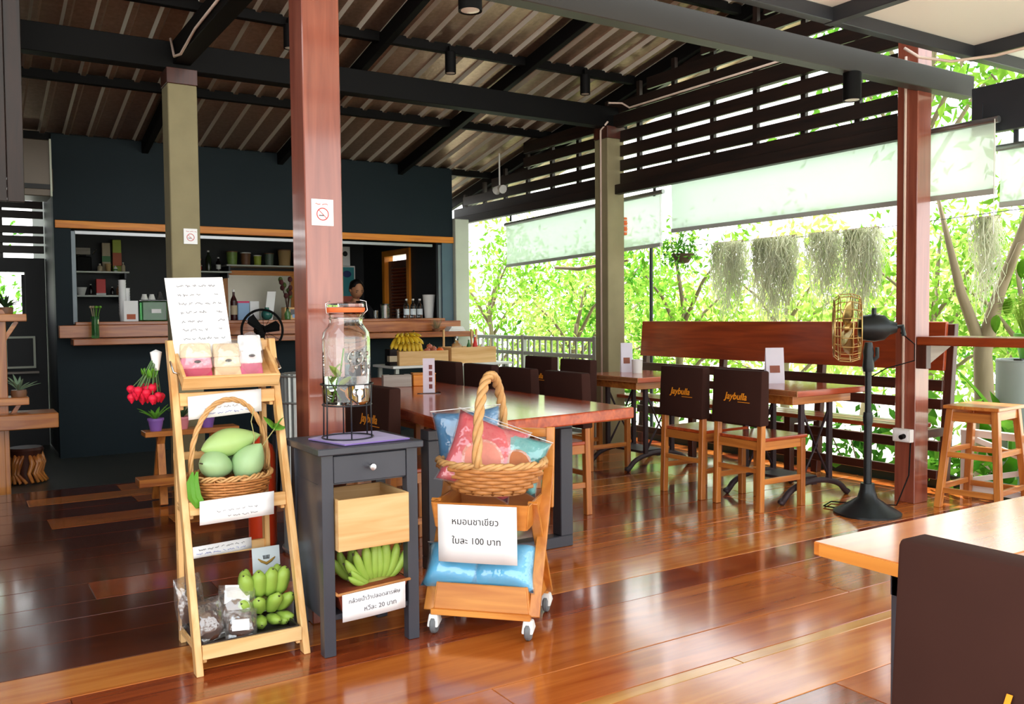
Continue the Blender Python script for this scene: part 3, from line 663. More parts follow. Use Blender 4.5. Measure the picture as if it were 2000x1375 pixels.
# --- woven baskets
def basket(name, lab, loc, r0, r1, h, sx, sy, rows, stakes, hh, m, mh, rz_=0, cat='basket', hand_ax='x', tr=.006):
    o = thing(name, lab, cat, loc, rz_); n = stakes*4; wv = G()
    G().lathe([(0, 0), (r0*.98, 0), (r0*.98, .012), (0, .012)], 32, sx=sx, sy=sy).out('base', m, o)
    for j in range(rows):
        t = (j+.5)/rows; rr_ = r0+(r1-r0)*t**.8; z = .01+t*(h-.02)
        wv.tube([((rr_+tr*.9*math.sin(2*PI*k/4+PI*j))*math.cos(2*PI*k/n)*sx, (rr_+tr*.9*math.sin(2*PI*k/4+PI*j))*math.sin(2*PI*k/n)*sy, z) for k in range(n)], tr, 5, loop=True)
    w_ = wv.out('weave', m, o, smooth=2); w_['kind'] = 'stuff'
    st = G()
    for k in range(stakes*2):
        a = 2*PI*(k+.5)/(stakes*2); st.tube([(r0*math.cos(a)*sx, r0*math.sin(a)*sy, .005), (r1*math.cos(a)*sx, r1*math.sin(a)*sy, h)], tr*.55, 4)
    q = st.out('stakes', m, o, smooth=2); q['kind'] = 'stuff'
    rim = G()
    for ph in (0, PI, PI/2):
        rim.tube([((r1+.008*math.cos(11*a+ph))*math.cos(a)*sx, (r1+.008*math.cos(11*a+ph))*math.sin(a)*sy, h+.008*math.sin(11*a+ph)) for a in [2*PI*k/88 for k in range(88)]], tr*.9, 5, loop=True)
    rim.out('rim', mh, o, smooth=2)
    hd = G()
    for ph in (0, 2*PI/3, 4*PI/3):
        pts = []
        for k in range(49):
            a = PI*k/48; R_ = tr*1.05; tw = 10*a+ph
            u = math.cos(a)*r1*(sx if hand_ax == 'x' else sy); z = h+hh*math.sin(a)**.85
            dn = V((math.cos(a), 0, math.sin(a))); p = V((u, 0, z))+dn*R_*math.cos(tw)+V((0, R_*math.sin(tw), 0))
            if hand_ax == 'y': p = V((-p.y, p.x, p.z))
            pts.append(p)
        hd.tube(pts, tr*1.15, 6)
    hd.out('handle', mh, o, smooth=2)
    return o
basket('mango_basket', 'brown wicker basket with an arched handle holding green mangoes', (.893, 3.436, .548), .115, .152, .105, 1, .84, 8, 13, .285, WICK, WICKL, .12, tr=.0052)
def mango(lab, loc, L, r, rot, m=MANGO):
    o = thing('mango', lab, 'mango', loc, group='green mangoes in the basket'); rows = []; n = 18
    for j in range(15):
        t = j/14; a = PI*t; rr_ = r*math.sin(a)**.8*(1.08-.3*t) if 0 < t < 1 else .001
        rows.append([V((L*(t-.5), rr_*math.cos(2*PI*k/n)+.25*r*math.sin(PI*t), rr_*.86*math.sin(2*PI*k/n))) for k in range(n)])
    b = G().rings(rows).out('fruit', m, o, smooth=2); st = G().tube([(-L/2+.004, 0, 0), (-L/2-.012, 0, 0)], .003, 6).out('stem', BTIP, o)
    o.rotation_euler = rot; return o
mango('large long green mango with a yellow tip lying on top', (.895, 3.425, .775), .235, .066, (0, -.16, .08), MANGOY)
mango('rounder pale green mango at the front left of the basket', (.836, 3.39, .695), .155, .066, (.2, .25, .5))
mango('rounder green mango at the front right with a thin stem', (.95, 3.38, .7), .165, .074, (.2, -1.0, -.3))
mango('green mango half hidden behind the others', (.9, 3.475, .68), .15, .055, (.3, .1, .2))
pl_ = thing('vine_sprig', 'leafy green vine sprig hooked on the basket handle', 'sprig', (1.03, 3.4, .66))
G().tube([(-.06, 0, .08), (-.05, .01, .13), (-.062, .01, .19), (-.05, .01, .24)], .002, 5).tube([(-.04, 0, .07), (0, -.01, .13), (.02, -.02, .16)], .002, 5).out('stem', mat('vine_stem', '#a8a068', .7), pl_)
def leafpoly(L, w_, fold=.25, n=6):
    rows = []
    for j in range(n+1):
        t = j/n; hw = w_*math.sin(PI*t)**.7*(1-.3*t)+.0004
        rows.append([(-hw, t*L, hw*fold-.15*L*t*t), (0, t*L, -.15*L*t*t), (hw, t*L, hw*fold-.15*L*t*t)])
    return rows
for a, b, c, p in [((.9, .2, .6), 0, 0, (.01, -.02, .16)), ((.3, .5, -.9), 0, 0, (.015, -.02, .155)), ((1.1, -.4, -1.7), 0, 0, (.02, -.02, .15))]:
    o = sheet(leafpoly(.065, .026), .001, 'leaf', LEAFG, pl_); o.location = p; o.rotation_euler = a
wb = thing('winged_bean', 'long green winged bean hanging over the left basket edge', 'bean', (.735, 3.35, .552))
for k, (dx, b) in enumerate(((0, 0), (.016, .012))):
    G().tube([(dx, 0, .135), (dx-.012, -.012, .1), (dx-.008, -.018, .05), (dx+.012, -.016, .015), (dx+.045, -.012, .006)], [.004, .015, .018, .014, .005], 6).out('pod', LEAFG, wb, smooth=True)
# --- banana bunches
def banana(L, r, bend, m, tip=True):
    g = G(); rows = []; n = 7; N = 11
    for j in range(N):
        t = j/(N-1); a = bend*(t-.1); p = V((math.sin(a)*L*t*.5, 0, L*t*(1-.12*bend*t)))
        rr_ = r*min(1, .38+2.6*t)*(1 if t < .72 else max(.22, 1-((t-.72)/.28)**2*.82))
        d = V((math.sin(a*1.6), 0, math.cos(a*1.6))); x = V((0, 1, 0)); y = d.cross(x)
        rows.append([p+(x*math.cos(2*PI*k/n)+y*math.sin(2*PI*k/n))*rr_ for k in range(n)])
    g.rings(rows); return g
def bunch(lab, loc, specs, m, L, r, group=None, name='banana_bunch', stem=None):
    o = thing(name, lab, 'bananas', loc, group=group); me = None; mt = None
    for (p, d, tw, s) in specs:
        if me is None:
            b = banana(L, r, .75, m).out('banana', m, o, smooth=2); me = b.data
            N = 11; tp = G().tube([(.19*L, 0, L*.905), (.215*L, 0, L*.955)], [r*.22, r*.16], 6).out('banana_tip', BTIP, b); mt = tp.data
        else:
            b = bpy.data.objects.new('banana', me); COL.objects.link(b); b.parent = o
            tp = bpy.data.objects.new('banana_tip', mt); COL.objects.link(tp); tp.parent = b
        b.rotation_mode = 'QUATERNION'
        q = V(d).to_track_quat('Z', 'Y'); b.rotation_quaternion = q @ Mx.Rotation(tw, 3, 'Z').to_quaternion(); b.location = p; b.scale = (s, s, s)
    if stem: G().tube(stem, .014, 7).out('crown', mat('banana_crown', '#8c8a3c', .7, 0, .2), o, smooth=2)
    return o
sp_ = []
for i in range(8):       # fan of fingers below the crate
    a = -1.15+i*.31; sp_.append(((-.0+.012*i-.03, -.0, 0), (math.sin(a), -.25, math.cos(a)*1.0+.1), PI/2, 1.0-.03*abs(i-4)))
for i in range(4): sp_.append(((-.06, .05, .0), (-.9+.35*i, .1, .5+.1*i), PI/2, .85))
for i in range(2): sp_.append(((-.02, -.01, -.005), (-1, -.3, .1+.25*i), PI/2, .7))
bunch('fan shaped green banana hand on the black side table shelf', (1.355, 3.16, .232), sp_, BANG, .165, .021, stem=[(-.03, -.01, -.002), (.02, -.012, .0), (.07, 0, .006)])
sp_ = []
for row, (n, z, y_, s, tilt) in enumerate(((4, .11, .05, 1.0, .95), (4, .06, .0, .9, .35), (4, .03, -.045, .75, -.25))):
    for i in range(n):
        f = (i/(n-1)-.5); sp_.append(((.0+f*.09, .03, z), (f*1.1+R.uniform(-.06, .06), -.62+row*-.15, tilt), PI/2, s*R.uniform(.92, 1.05)))
sp_ += [((.03, .05, .1), (.55, -.1, .9), PI/2, 1), ((-.05, .05, .1), (-.35, -.1, 1), PI/2, .95), ((.05, .03, .02), (.2, -.9, -.25), PI/2, .62), ((-.02, .03, .02), (-.1, -.9, -.25), PI/2, .62)]
bunch('stubby green banana bunch in the black tray on the ladder shelf', (.985, 3.33, .075), sp_, BANG, .125, .031, stem=[(-.03, .04, .08), (.03, .045, .1), (.05, .06, .14)])
tr_ = thing('plastic_tray', 'shallow black plastic tray on the bottom ladder shelf', 'tray', (.72, 3.19, .069))
G().box(.0, .35, .0, .34, 0, .006).box(0, .35, 0, .008, .006, .035).box(0, .35, .332, .34, .006, .035).box(0, .008, .008, .332, .006, .035).box(.342, .35, .008, .332, .006, .035).out('body', BLKTRAY, tr_, bev=.002)
BRN = mat('dried_brown_snack', '#5a3524', .8, 0, .5, 40, .5)
for i, (p, rot, w_, h_, lab) in enumerate([((.77, 3.26, .085), (-.35, 0, .35), .115, .15, 'clear bag of dried brown snack at the front left of the black tray'), ((.86, 3.3, .085), (-.25, .1, -.2), .12, .17, 'tall clear bag with a white card top beside the bananas'),
                                           ((.865, 3.235, .085), (-.5, .0, -.3), .1, .1, 'clear bag of brown snack in front of the bananas'), ((.745, 3.46, .085), (-.15, .0, .5), .11, .19, 'clear bag of snack leaning on the left legs of the ladder')]):
    o = thing('snack_bag', lab, 'bag', p, group='bags of dried snack'); o.rotation_euler = rot
    G().ell((0, 0, h_*.36), w_*.47, .024, h_*.36, u=12, v=8).out('contents', BRN, o, smooth=2)
    rows = []; rq = random.Random(i)
    for j in range(8):
        t = j/7; fl = .028*math.sin(PI*min(1, t*1.05))**.6
        rows.append([(w_*.55*math.cos(2*PI*k/14)*(1+.05*rq.random()), fl*math.sin(2*PI*k/14)*(1+.5*rq.random()), t*h_) for k in range(14)])
    bm = G().rings(rows); bm.out('film', BAGFILM, o, smooth=2)
    if i == 1: G().box(-.045, .045, -.004, .004, h_*.6, h_).out('header_card', PAPER, o)
    if i == 2: G().box(-.03, .03, -.027, -.025, .02, .06).out('label', PAPER, o)
cdm = thing('card', 'pale blue card with a spread winged emblem behind the bananas', 'card', (.985, 3.47, .085)); CB = mat('pale_blue_card', '#dbe6ea', .6, 0, .03)
G().hexa([(0, 0, 0), (.11, 0, 0), (.11, .003, 0), (0, .003, 0), (0, .03, .25), (.11, .03, .25), (.11, .033, .25), (0, .033, .25)]).out('card_sheet', CB, cdm)
GO = mat('gold_print', '#b08a3a', .5, 0, .1)
g = G().tube([(.022, .0225, .207), (.035, .021, .196), (.055, .0195, .186), (.075, .021, .196), (.09, .0225, .207)], [.0022, .005, .006, .005, .0022], 6); g.out('emblem', GO, cdm, smooth=2)
g = G()
for k in range(5): g.tube([(.045+.005*k, .0225, .203), (.043+.006*k, .0245, .218)], .0017, 5)
g.out('emblem', INK, cdm)
# --- black side table
bt = thing('side_table', 'narrow charcoal side table with one drawer and a low shelf', 'table', (1.125, 3.08, 0))
for x in (0, .34):
    for y in (0, .3): G().box(x, x+.045, y, y+.045, 0, .745).out('leg', CHAR, bt, bev=.002)
G().box(-.018, .403, -.02, .36, .745, .772).out('top', CHAR, bt, bev=.004)
G().box(.045, .34, .025, .04, .63, .745).box(.008, .02, .045, .3, .63, .745).box(.365, .377, .045, .3, .63, .745).box(.045, .34, .32, .335, .63, .745).out('apron', CHAR, bt)
dr = G().box(.047, .338, .004, .024, .638, .738).out('drawer', CHAR, bt, bev=.002)
G().lathe([(0, -.03), (.012, -.028), (.014, -.02), (.008, -.01), (.006, .004)], 14, (.19, .0, .69), M=Mx.Rotation(math.radians(-90), 3, 'X')).out('knob', CHROME, dr, smooth=True)
G().box(.01, .375, .01, .335, .13, .15).out('shelf', CHAR, bt, bev=.002)
G().box(.006, .02, .045, .3, .15, .63).out('side_panel', CHAR, bt)
tag(G().rings([[V(p)+V((0, 0, z)) for p in [(1.16, 3.32, .7735), (1.215, 3.08, .7735), (1.49, 3.1, .7735), (1.47, 3.38, .7735), (1.3, 3.41, .7735)]] for z in (0, .006)]).out('table_cloth', PURPLE, bev=.002), 'purple cloth mat under the glass dispenser', 'cloth')
# crate hanging in the middle of the side table
cr = thing('wooden_crate', 'open pale wooden box between drawer and bananas of the side table', 'crate', (1.175, 3.055, .39))
for a, nm in (((0, .285, 0, .01, 0, .19), 'front'), ((0, .285, .25, .26, 0, .19), 'back'), ((0, .01, .01, .25, 0, .19), 'side'), ((.275, .285, .01, .25, 0, .19), 'side'), ((.01, .275, .01, .25, 0, .01), 'bottom')):
    G().box(*a).out(nm, W('crate') if nm != 'side' else W('crate', 'y'), cr, bev=.0015)
G().box(-.01, .295, .1, .13, -.012, 0).out('cleat', W('crate'), cr)
bk = thing('banana_basket', 'low reddish basket holding the green bananas behind a paper sign', 'basket', (1.185, 3.1, .15))
G().hexa([(.02, .0, 0), (.25, .0, 0), (.25, .2, 0), (.02, .2, 0), (-.005, -.02, .075), (.28, -.02, .09), (.28, .22, .09), (-.005, .22, .075)]).out('body', mat('red_rattan', '#8a3a26', .6, 0, .3, 30, .3), bk, bev=.003)
G().tube([(-.008, -.024, .075), (.283, -.024, .09), (.283, .222, .09), (-.008, .222, .075), (-.008, -.024, .075)], .006, 6).out('rim', WICK, bk, smooth=2)
paper('price_sign', 'white banana price sign on the low basket of the side table', 'sign', (1.19, 3.066, .125), (1, .01, .04), (-.04, -.1, 1), .255, .105,
      [('t', 'กล้วยน้ำว้าปลอดสารพิษ', .128, .075, .0225, INKL), ('t', 'หวีละ 20 บาท', .15, .035, .026, INKL)], .004)
# --- drink dispenser
js = thing('dispenser_stand', 'thin black wire stand under the glass drink dispenser', 'stand', (1.295, 3.25, .7795))
WR = mat('grey_wire', '#3a3c40', .4, .6)
g = G().ring((0, 0, .13), .094, .003, 32, 6).ring((0, 0, .004), .098, .003, 32, 6).ring((0, 0, .21), .1, .003, 32, 6)
for k in range(6):
    a = 2*PI*k/6+.3; g.tube([(.098*math.cos(a), .098*math.sin(a), .004), (.096*math.cos(a), .096*math.sin(a), .13), (.1*math.cos(a), .1*math.sin(a), .21)], .003, 6)
g.out('wire_frame', WR, js, smooth=2)
G().tube([(-.03, -.095, .21), (-.03, -.1, .165), (0, -.104, .14), (.03, -.1, .165), (.03, -.095, .21)], .003, 6).out('tap_loop', WR, js, smooth=2)
jr = thing('drink_dispenser', 'large clear glass drink dispenser with infused water and a metal tap', 'dispenser', (1.295, 3.25, .913))
prof = [(.0, 0), (.085, 0), (.092, .01), (.092, .25), (.088, .275), (.07, .3), (.064, .31), (.064, .335), (.068, .345), (.064, .35)]
G().lathe(prof+[(r-.006, z) for r, z in prof[::-1] if r > .05 and z > .02]+[(.086, .012), (.0, .012)], 40).out('glass', GLASS, jr, smooth=True)
G().lathe([(0, .013), (.0835, .013), (.0848, .02), (.0848, .11), (0, .11)], 36).out('water', WATER, jr, smooth=True)
em = G()
for k in range(9):
    a = -1.9+k*.12; em.ell((.0925*math.cos(a+.1), .0925*math.sin(a+.1), .17+.03*math.sin(k*2.1)), .007, .004, .009, u=8, v=6)
em.ring((.0, -.0935, .18), .03, .0025, 24, 5, (0, 1, 0)).out('embossing', GLASS, jr, smooth=2)
G().lathe([(.0, .352), (.07, .352), (.074, .36), (.074, .37), (.0, .372)], 32).out('gasket', LID, jr, smooth=True)
tl = G().lathe([(.0, .373), (.072, .373), (.07, .385), (.03, .392), (.0, .392)], 32).out('lid', GLASS, jr, smooth=True)
G().tube([(-.07, -.02, .34), (-.085, -.02, .35), (-.088, -.02, .385), (-.07, -.02, .395)], .002, 5).tube([(.07, 0, .34), (.09, .0, .36), (.085, 0, .395), (.06, 0, .4)], .002, 5).ring((0, 0, .33), .067, .002, 32, 5).out('wire_clip', CHROME, jr, smooth=2)
G().tube([(0, -.09, .05), (0, -.13, .05)], .013, 10).tube([(0, -.122, .06), (0, -.122, .015)], .008, 8).box(-.018, .018, -.128, -.116, .065, .078).lathe([(.018, 0), (.018, .006)], 14, (0, -.097, .05), M=Mx.Rotation(PI/2, 3, 'X')).out('tap', CHROME, jr, smooth=True)
for i, (x, y, z, lab) in enumerate([(.02, -.02, .045, 'yellow orange slice at the bottom of the dispenser, front'), (.045, .02, .04, 'yellow orange slice at the bottom of the dispenser, behind')]):
    o = thing('orange_slice', lab, 'fruit', (1.295+x, 3.25+y, .913+z)); o.rotation_euler = (1.1+.3*i, .2, .4*i)
    G().lathe([(0, -.004), (.03, -.004), (.032, 0), (.03, .004), (0, .004)], 20).out('flesh', LEMON, o, smooth=True); G().ring((0, 0, 0), .032, .0035, 22, 6).out('rind', mat('orange_rind', '#e88a1c', .5), o, smooth=2)
hb = thing('herb_sprig', 'pale green herb sprig standing in the dispenser', 'sprig', (1.275, 3.25, .928))
G().tube([(-.03, 0, 0), (-.01, 0, .08), (.01, 0, .2)], .003, 5).tube([(.0, 0, .01), (-.04, .01, .1)], .0025, 5).out('stem', LEAFG, hb)
for k in range(7):
    o = sheet(leafpoly(.06, .013), .001, 'leaf', mat('pale_leaf', '#b6cf6a', .5, 0, .15), hb); o.location = (-.03+.012*(k % 3), 0, .03+.02*k*.7); o.rotation_euler = (.9, .3*k-1, k*1.7)
# --- rolling cart with cushions
ca = math.atan2(-.27, .26)
ct_ = thing('rolling_cart', 'orange wooden folding cart on casters with two trays', 'cart', (1.7, 2.945, 0), ca)
CT = W('cart')
wdt, dep = .40, .36     # local x: along the front, local y: depth; origin front middle
def tray(z0, h, fl, nm, x0=-.19, x1=.19, y0=.02, y1=.36):
    o = G().box(x0, x1, y0, y1, z0, z0+.012).out(nm, CT, ct_, bev=.002)
    for pts in ([(x0, y0), (x1, y0), 0, -1], [(x0, y1), (x1, y1), 0, 1]):
        (xa, ya), (xb, yb), _, s = pts
        G().hexa([(xa, ya-.006, z0), (xb, yb-.006, z0), (xb, yb+.006, z0), (xa, ya+.006, z0), (xa-fl, ya-.006+s*fl, z0+h), (xb+fl, yb-.006+s*fl, z0+h), (xb+fl, yb+.006+s*fl, z0+h), (xa-fl, ya+.006+s*fl, z0+h)]).out('tray_side', CT, o, bev=.002)
    for xa, s in ((x0, -1), (x1, 1)):
        G().hexa([(xa-.006, y0, z0), (xa+.006, y0, z0), (xa+.006, y1, z0), (xa-.006, y1, z0), (xa-.006+s*fl, y0-fl, z0+h), (xa+.006+s*fl, y0-fl, z0+h), (xa+.006+s*fl, y1+fl, z0+h), (xa-.006+s*fl, y1+fl, z0+h)]).out('tray_side', W('cart', 'y'), o, bev=.002)
    return o
tray(.1, .1, -.012, 'lower_tray'); tray(.42, .1, .012, 'upper_tray', -.18, .18, .03, .36)
G().box(-.2, .2, .0, .03, .078, .1).box(-.2, .2, .35, .38, .078, .1).out('base_rail', CT, ct_, bev=.002)
for x in (-.212, .212):
    G().bar((x, .02, .09), (x, .33, .62), .016, .042, (1, 0, 0)).out('cross_leg', W('cart', 'z'), ct_, bev=.002)
    G().bar((x*.93, .36, .09), (x*.93, .08, .52), .016, .04, (1, 0, 0)).out('cross_leg', W('cart', 'z'), ct_, bev=.002)
    G().bar((x, .33, .45), (x, .37, .78), .02, .035, (1, 0, 0)).out('back_post', W('cart', 'z'), ct_, bev=.003)
for z in (.755, .69, .62): G().box(-.205, .205, .352+(z-.6)*.1, .368+(z-.6)*.1, z-.018, z+.018).out('back_slat', CT, ct_, bev=.002)
GREYW = mat('grey_rubber', '#6f7274', .5, 0, .1)
for x, y in ((-.19, .02), (.19, .02), (.19, .36), (-.19, .36)):
    c = G().lathe([(.0, -.012), (.03, -.012), (.036, -.006), (.036, .006), (.03, .012), (0, .012)], 18, (x, y, .036), M=Mx.Rotation(PI/2, 3, 'Y')).out('caster_wheel', GREYW, ct_, smooth=True)
    G().hexa([(x-.024, y-.03, .03), (x+.024, y-.03, .03), (x+.024, y+.03, .045), (x-.024, y+.03, .045), (x-.018, y-.018, .08), (x+.018, y-.018, .08), (x+.018, y+.018, .08), (x-.018, y+.018, .08)]).out('caster_hood', WHITE, c, bev=.006, seg=2, smooth=True)
dxl, dyl = V((math.cos(ca), math.sin(ca), 0)), V((-math.sin(ca), math.cos(ca), 0))
def CL(x, y, z): return V((1.7, 2.945, 0))+dxl*x+dyl*y+V((0, 0, z))
paper('price_sign', 'large white cushion price sign hung on the rolling cart', 'sign', CL(-.16, -.008, .295), dxl, V((0, 0, 1))-dyl*.02, .315, .225,
      [('t', 'หมอนชาเขียว', .15, .16, .036, INK), ('t', 'ใบละ 100 บาท', .155, .085, .036, INK)], .004)
basket('cushion_basket', 'large woven cane basket with a tall twisted handle full of cushions', CL(.0, .2, .535), .13, .195, .125, 1.12, .88, 7, 11, .345, WICK, WICKL, ca-.06, hand_ax='y', tr=.01)
def cushion(name, lab, loc, w_, h_, th, rot, m1, cat='cushion', m2=None, group=None):
    o = thing(name, lab, cat, loc, group=group); o.rotation_euler = rot; n = 14
    def surf(s, g, k):
        rows = []
        for j in range(n+1):
            row = []
            for i in range(n+1):
                u, v = 2*i/n-1, 2*j/n-1; e = (max(0, (1-u**4))*max(0, (1-v**4)))**.55
                x = u*w_/2*(1-.13*(1-abs(v)**2)*0-.1*(1-v*v)*abs(u)); z = v*h_/2*(1-.1*(1-u*u)*abs(v))
                row.append((x*k, s*(th/2*e*k+.001), z*k+h_/2))
            rows.append(row)
        bm = g.bm; vs = [[bm.verts.new(p) for p in r] for r in rows]
        for a, b in zip(vs, vs[1:]):
            for i in range(n): bm.faces.new((a[i], a[i+1], b[i+1], b[i]))
    g = G(); surf(-1, g, 1); surf(1, g, 1); bmesh.ops.remove_doubles(g.bm, verts=g.bm.verts, dist=.0026); b = g.out('cover', m1, o, smooth=2)
    if m2: G().ell((.0, -th*.43, h_*.42), w_*.3, th*.16, h_*.3, u=18, v=10).out('appliqué' if 0 else 'applique', m2, o, smooth=2)
    g = G(); surf(-1, g, 1.05); surf(1, g, 1.05); g.out('plastic_wrap', PLASTIC, o, smooth=2)
    G().tube([(-w_*.53, 0, h_*1.02), (w_*.53, 0, h_*1.02)], .0018, 5).out('wrap_seal', sheer('seal_film', '#ffffff', .4), o)
    return o
c1, c2_, c3, c4 = mat('red_print_cloth', '#d04450', .8, 0, .35, 12, .1), mat('blue_batik', '#3a7fae', .8, 0, .5, 25, .1), mat('teal_print_cloth', '#4fa0a0', .8, 0, .4, 14, .1), mat('sky_blue_satin', '#58bdf0', .45, 0, .25, 8, .15)
FLW = mat('brown_flower_print', '#b06a42', .8, 0, .4, 18); PNK = mat('pink_flower_print', '#d88a7a', .8, 0, .4, 14)
cushion('cushion', 'red printed cushion wrapped in clear plastic in front', CL(-.055, .1, .555), .3, .3, .09, (-.4, .35, ca+.25), c1, m2=PNK, group='plastic wrapped cushions')
cushion('cushion', 'teal and brown flower cushion wrapped in plastic on the right', CL(.075, .17, .555), .23, .23, .08, (-.3, .35, ca+.3), c3, m2=FLW, group='plastic wrapped cushions')
cushion('cushion', 'blue patterned cushion at the back left of the basket', CL(-.1, .26, .59), .28, .27, .08, (-.1, -.1, ca+.2), c2_, group='plastic wrapped cushions')
cushion('pillow', 'sky blue satin pillow in clear film, left one in the lower tray', CL(-.12, .06, .165), .27, .19, .17, (-.75, .1, ca+.15), c4, 'pillow', group='sky blue pillows')
cushion('pillow', 'sky blue satin pillow in clear film, right one in the lower tray', CL(.07, .06, .165), .27, .2, .17, (-.75, -.08, ca-.1), c4, 'pillow', group='sky blue pillows')
# signs on columns
def nosmoke(lab, x, y, z, s):
    o = thing('no_smoking_sign', lab, 'sign', (x, y, z))
    G().box(-s/2, s/2, -.004, 0, 0, s*1.15).out('plate', PAPER, o, bev=.001)
    g = G().ring((0, -.0045, s*.5), s*.26, s*.022, 28, 4, (0, 1, 0)); g.bar((-s*.18, -.0045, s*.68), (s*.18, -.0045, s*.32), .002, s*.04, (0, 1, 0)); g.out('prohibition_ring', REDINK, o)
    G().bar((-s*.17, -.005, s*.44), (s*.05, -.005, s*.44), .002, s*.05).out('cigarette', INKL, o)
    g = G(); scribble(g, (-s*.33, -.0045, s*.93), (1, 0, 0), (0, 0, 1), s*.62, s*.05, s*.012, 5); g.out('caption', REDINK, o)['kind'] = 'stuff'
nosmoke('white no smoking sign on the tall wooden column', 1.283, 3.45, 1.615, .092)
nosmoke('small faded no smoking sign on the left concrete column', 1.475, 6.615, 1.775, .095)
# ================================================================ kitchen and counter things
def bottle(name, lab, cat, loc, h, r, m, cap=None, label=None, group=None, fill=None):
    o = thing(name, lab, cat, loc, group=group)
    G().lathe([(0, 0), (r*.95, 0), (r, h*.03), (r, h*.58), (r*.85, h*.68), (r*.36, h*.8), (r*.33, h*.93), (0, h*.93)], 16).out('body', m, o, smooth=True)
    G().lathe([(0, h*.92), (r*.42, h*.92), (r*.42, h), (0, h)], 12).out('cap', cap or WHITE, o, smooth=True)
    if label: G().lathe([(r*1.02, h*.18), (r*1.02, h*.48)], 16).out('label', label, o, smooth=True)
    return o
def carton(name, lab, cat, x0, x1, y, d, z0, z1, m, band=None, bz=(.0, .3), group=None, m3=None):
    o = thing(name, lab, cat, ((x0+x1)/2, y, z0), group=group); w_ = (x1-x0)/2; h = z1-z0
    G().box(-w_, w_, 0, d, 0, h).out('box_body', m, o, bev=.004)
    if band: G().box(-w_-.001, w_+.001, -.001, d*.5, h*bz[0], h*bz[1]).out('printed_band', band, o)
    if m3: G().box(-w_*.6, w_*.6, -.002, 0, h*.55, h*.85).out('printed_panel', m3, o)
    return o
def tub(name, lab, cat, x, y, z, r0, r1, h, m, lid=None, group=None, n=18):
    o = thing(name, lab, cat, (x, y, z), group=group)
    G().lathe([(0, 0), (r0, 0), (r1, h), (r1-.004, h), (r0-.003, .006), (0, .006)], n).out('body', m, o, smooth=True)
    if lid: G().lathe([(0, h), (r1*1.05, h), (r1*1.05, h+.012), (0, h+.014)], n).out('lid', lid, o, smooth=True)
    else: G().ring((0, 0, h), r1, .003, 20, 5).out('rim', m, o, smooth=2)
    return o
def shelfb(lab, x0, x1, z, y0=11.2, y1=11.58):
    o = thing('wall_shelf', lab, 'shelf', ((x0+x1)/2, y0, z)); w_ = (x1-x0)/2
    G().box(-w_, w_, 0, y1-y0, 0, .02).out('board', RW, o, bev=.002)
    for x in (-w_+.03, w_-.05): G().box(x, x+.02, .02, y1-y0, -.06, 0).out('bracket', DARKSTEEL, o)
shelfb('pale wall shelf in the left of the kitchen, upper one', 1.18, 1.8, 1.775); shelfb('pale wall shelf in the left of the kitchen, lower one', 1.18, 1.78, 1.5)
shelfb('pale wall shelf holding storage tubs above the framed board', 2.92, 4.0, 1.885); shelfb('pale wall shelf with a red lantern in the middle of the kitchen', 2.42, 2.98, 1.8)
wbg, lime, orr, redm, tan, dkb = mat('beige_tin', '#b5a588', .5), mat('lime_tin', '#a7b53e', .5), mat('rust_tin', '#b4552c', .5), mat('red_box_paint', '#d8302a', .45), mat('tan_paper', '#b89866', .7), mat('dark_glass', '#1c1414', .15)
greenp = mat('green_print', '#3f7a45', .5); GRN = mat('green_tub', '#7c9a4a', .4, 0, .3, 20); BRT = mat('brown_tub', '#7a5238', .45, 0, .3, 20)
o = thing('coffee_grinder', 'black coffee grinder with a wooden hopper on the upper shelf', 'grinder', (1.33, 11.35, 1.795))
G().box(-.08, .08, -.08, .08, 0, .17).out('body', BLACK, o, bev=.01); G().box(-.1, .07, -.08, .08, .19, .27).out('hopper', W('grey'), o, bev=.005); G().tube([(.1, 0, .2), (.14, -.02, .26)], .006, 6).out('crank', CHROME, o)
G().bar((0, 0, .17), (0, 0, .19), .06).out('neck', BLACK, o)
carton('tall_tin', 'tall beige and green tea tin on the upper shelf', 'tin', 1.545, 1.635, 11.44, .08, 1.795, 2.14, wbg, greenp, (.35, .55)); carton('tall_tin', 'tall lime green tin with a rust band on the upper shelf', 'tin', 1.66, 1.755, 11.44, .08, 1.795, 2.18, lime, orr, (.2, .6))
tub('paper_cup', 'small tan paper cup in front of the beige tin', 'cup', 1.59, 11.32, 1.795, .025, .033, .09, tan); bottle('spice_jar', 'small pale conical jar on the upper shelf', 'jar', (1.5, 11.3, 1.795), .09, .03, wbg); bottle('spice_jar', 'little green labelled jar on the upper shelf', 'jar', (1.665, 11.3, 1.795), .07, .022, WHITE, label=greenp); bottle('spice_jar', 'little white capped jar at the upper shelf end', 'jar', (1.75, 11.3, 1.795), .11, .022, wbg)
tub('white_bowl', 'white ceramic bowl on the lower shelf', 'bowl', 1.3, 11.34, 1.52, .035, .06, .09, WHITE); bottle('small_bottle', 'small dark bottle beside the white bowl', 'bottle', (1.4, 11.34, 1.52), .13, .022, dkb)
carton('red_box', 'bright red box with a white foot on the lower shelf', 'box', 1.46, 1.56, 11.33, .07, 1.52, 1.71, redm, WHITE, (0, .14)); bottle('small_bottle', 'small dark red bottle beside the red box', 'bottle', (1.63, 11.34, 1.52), .1, .02, dkb); bottle('spice_jar', 'gold topped brown jar at the lower shelf end', 'jar', (1.7, 11.34, 1.52), .12, .03, BRT); bottle('spice_jar', 'white capped brown jar near the lower shelf end', 'jar', (1.755, 11.4, 1.52), .11, .022, BRT)
cups = []
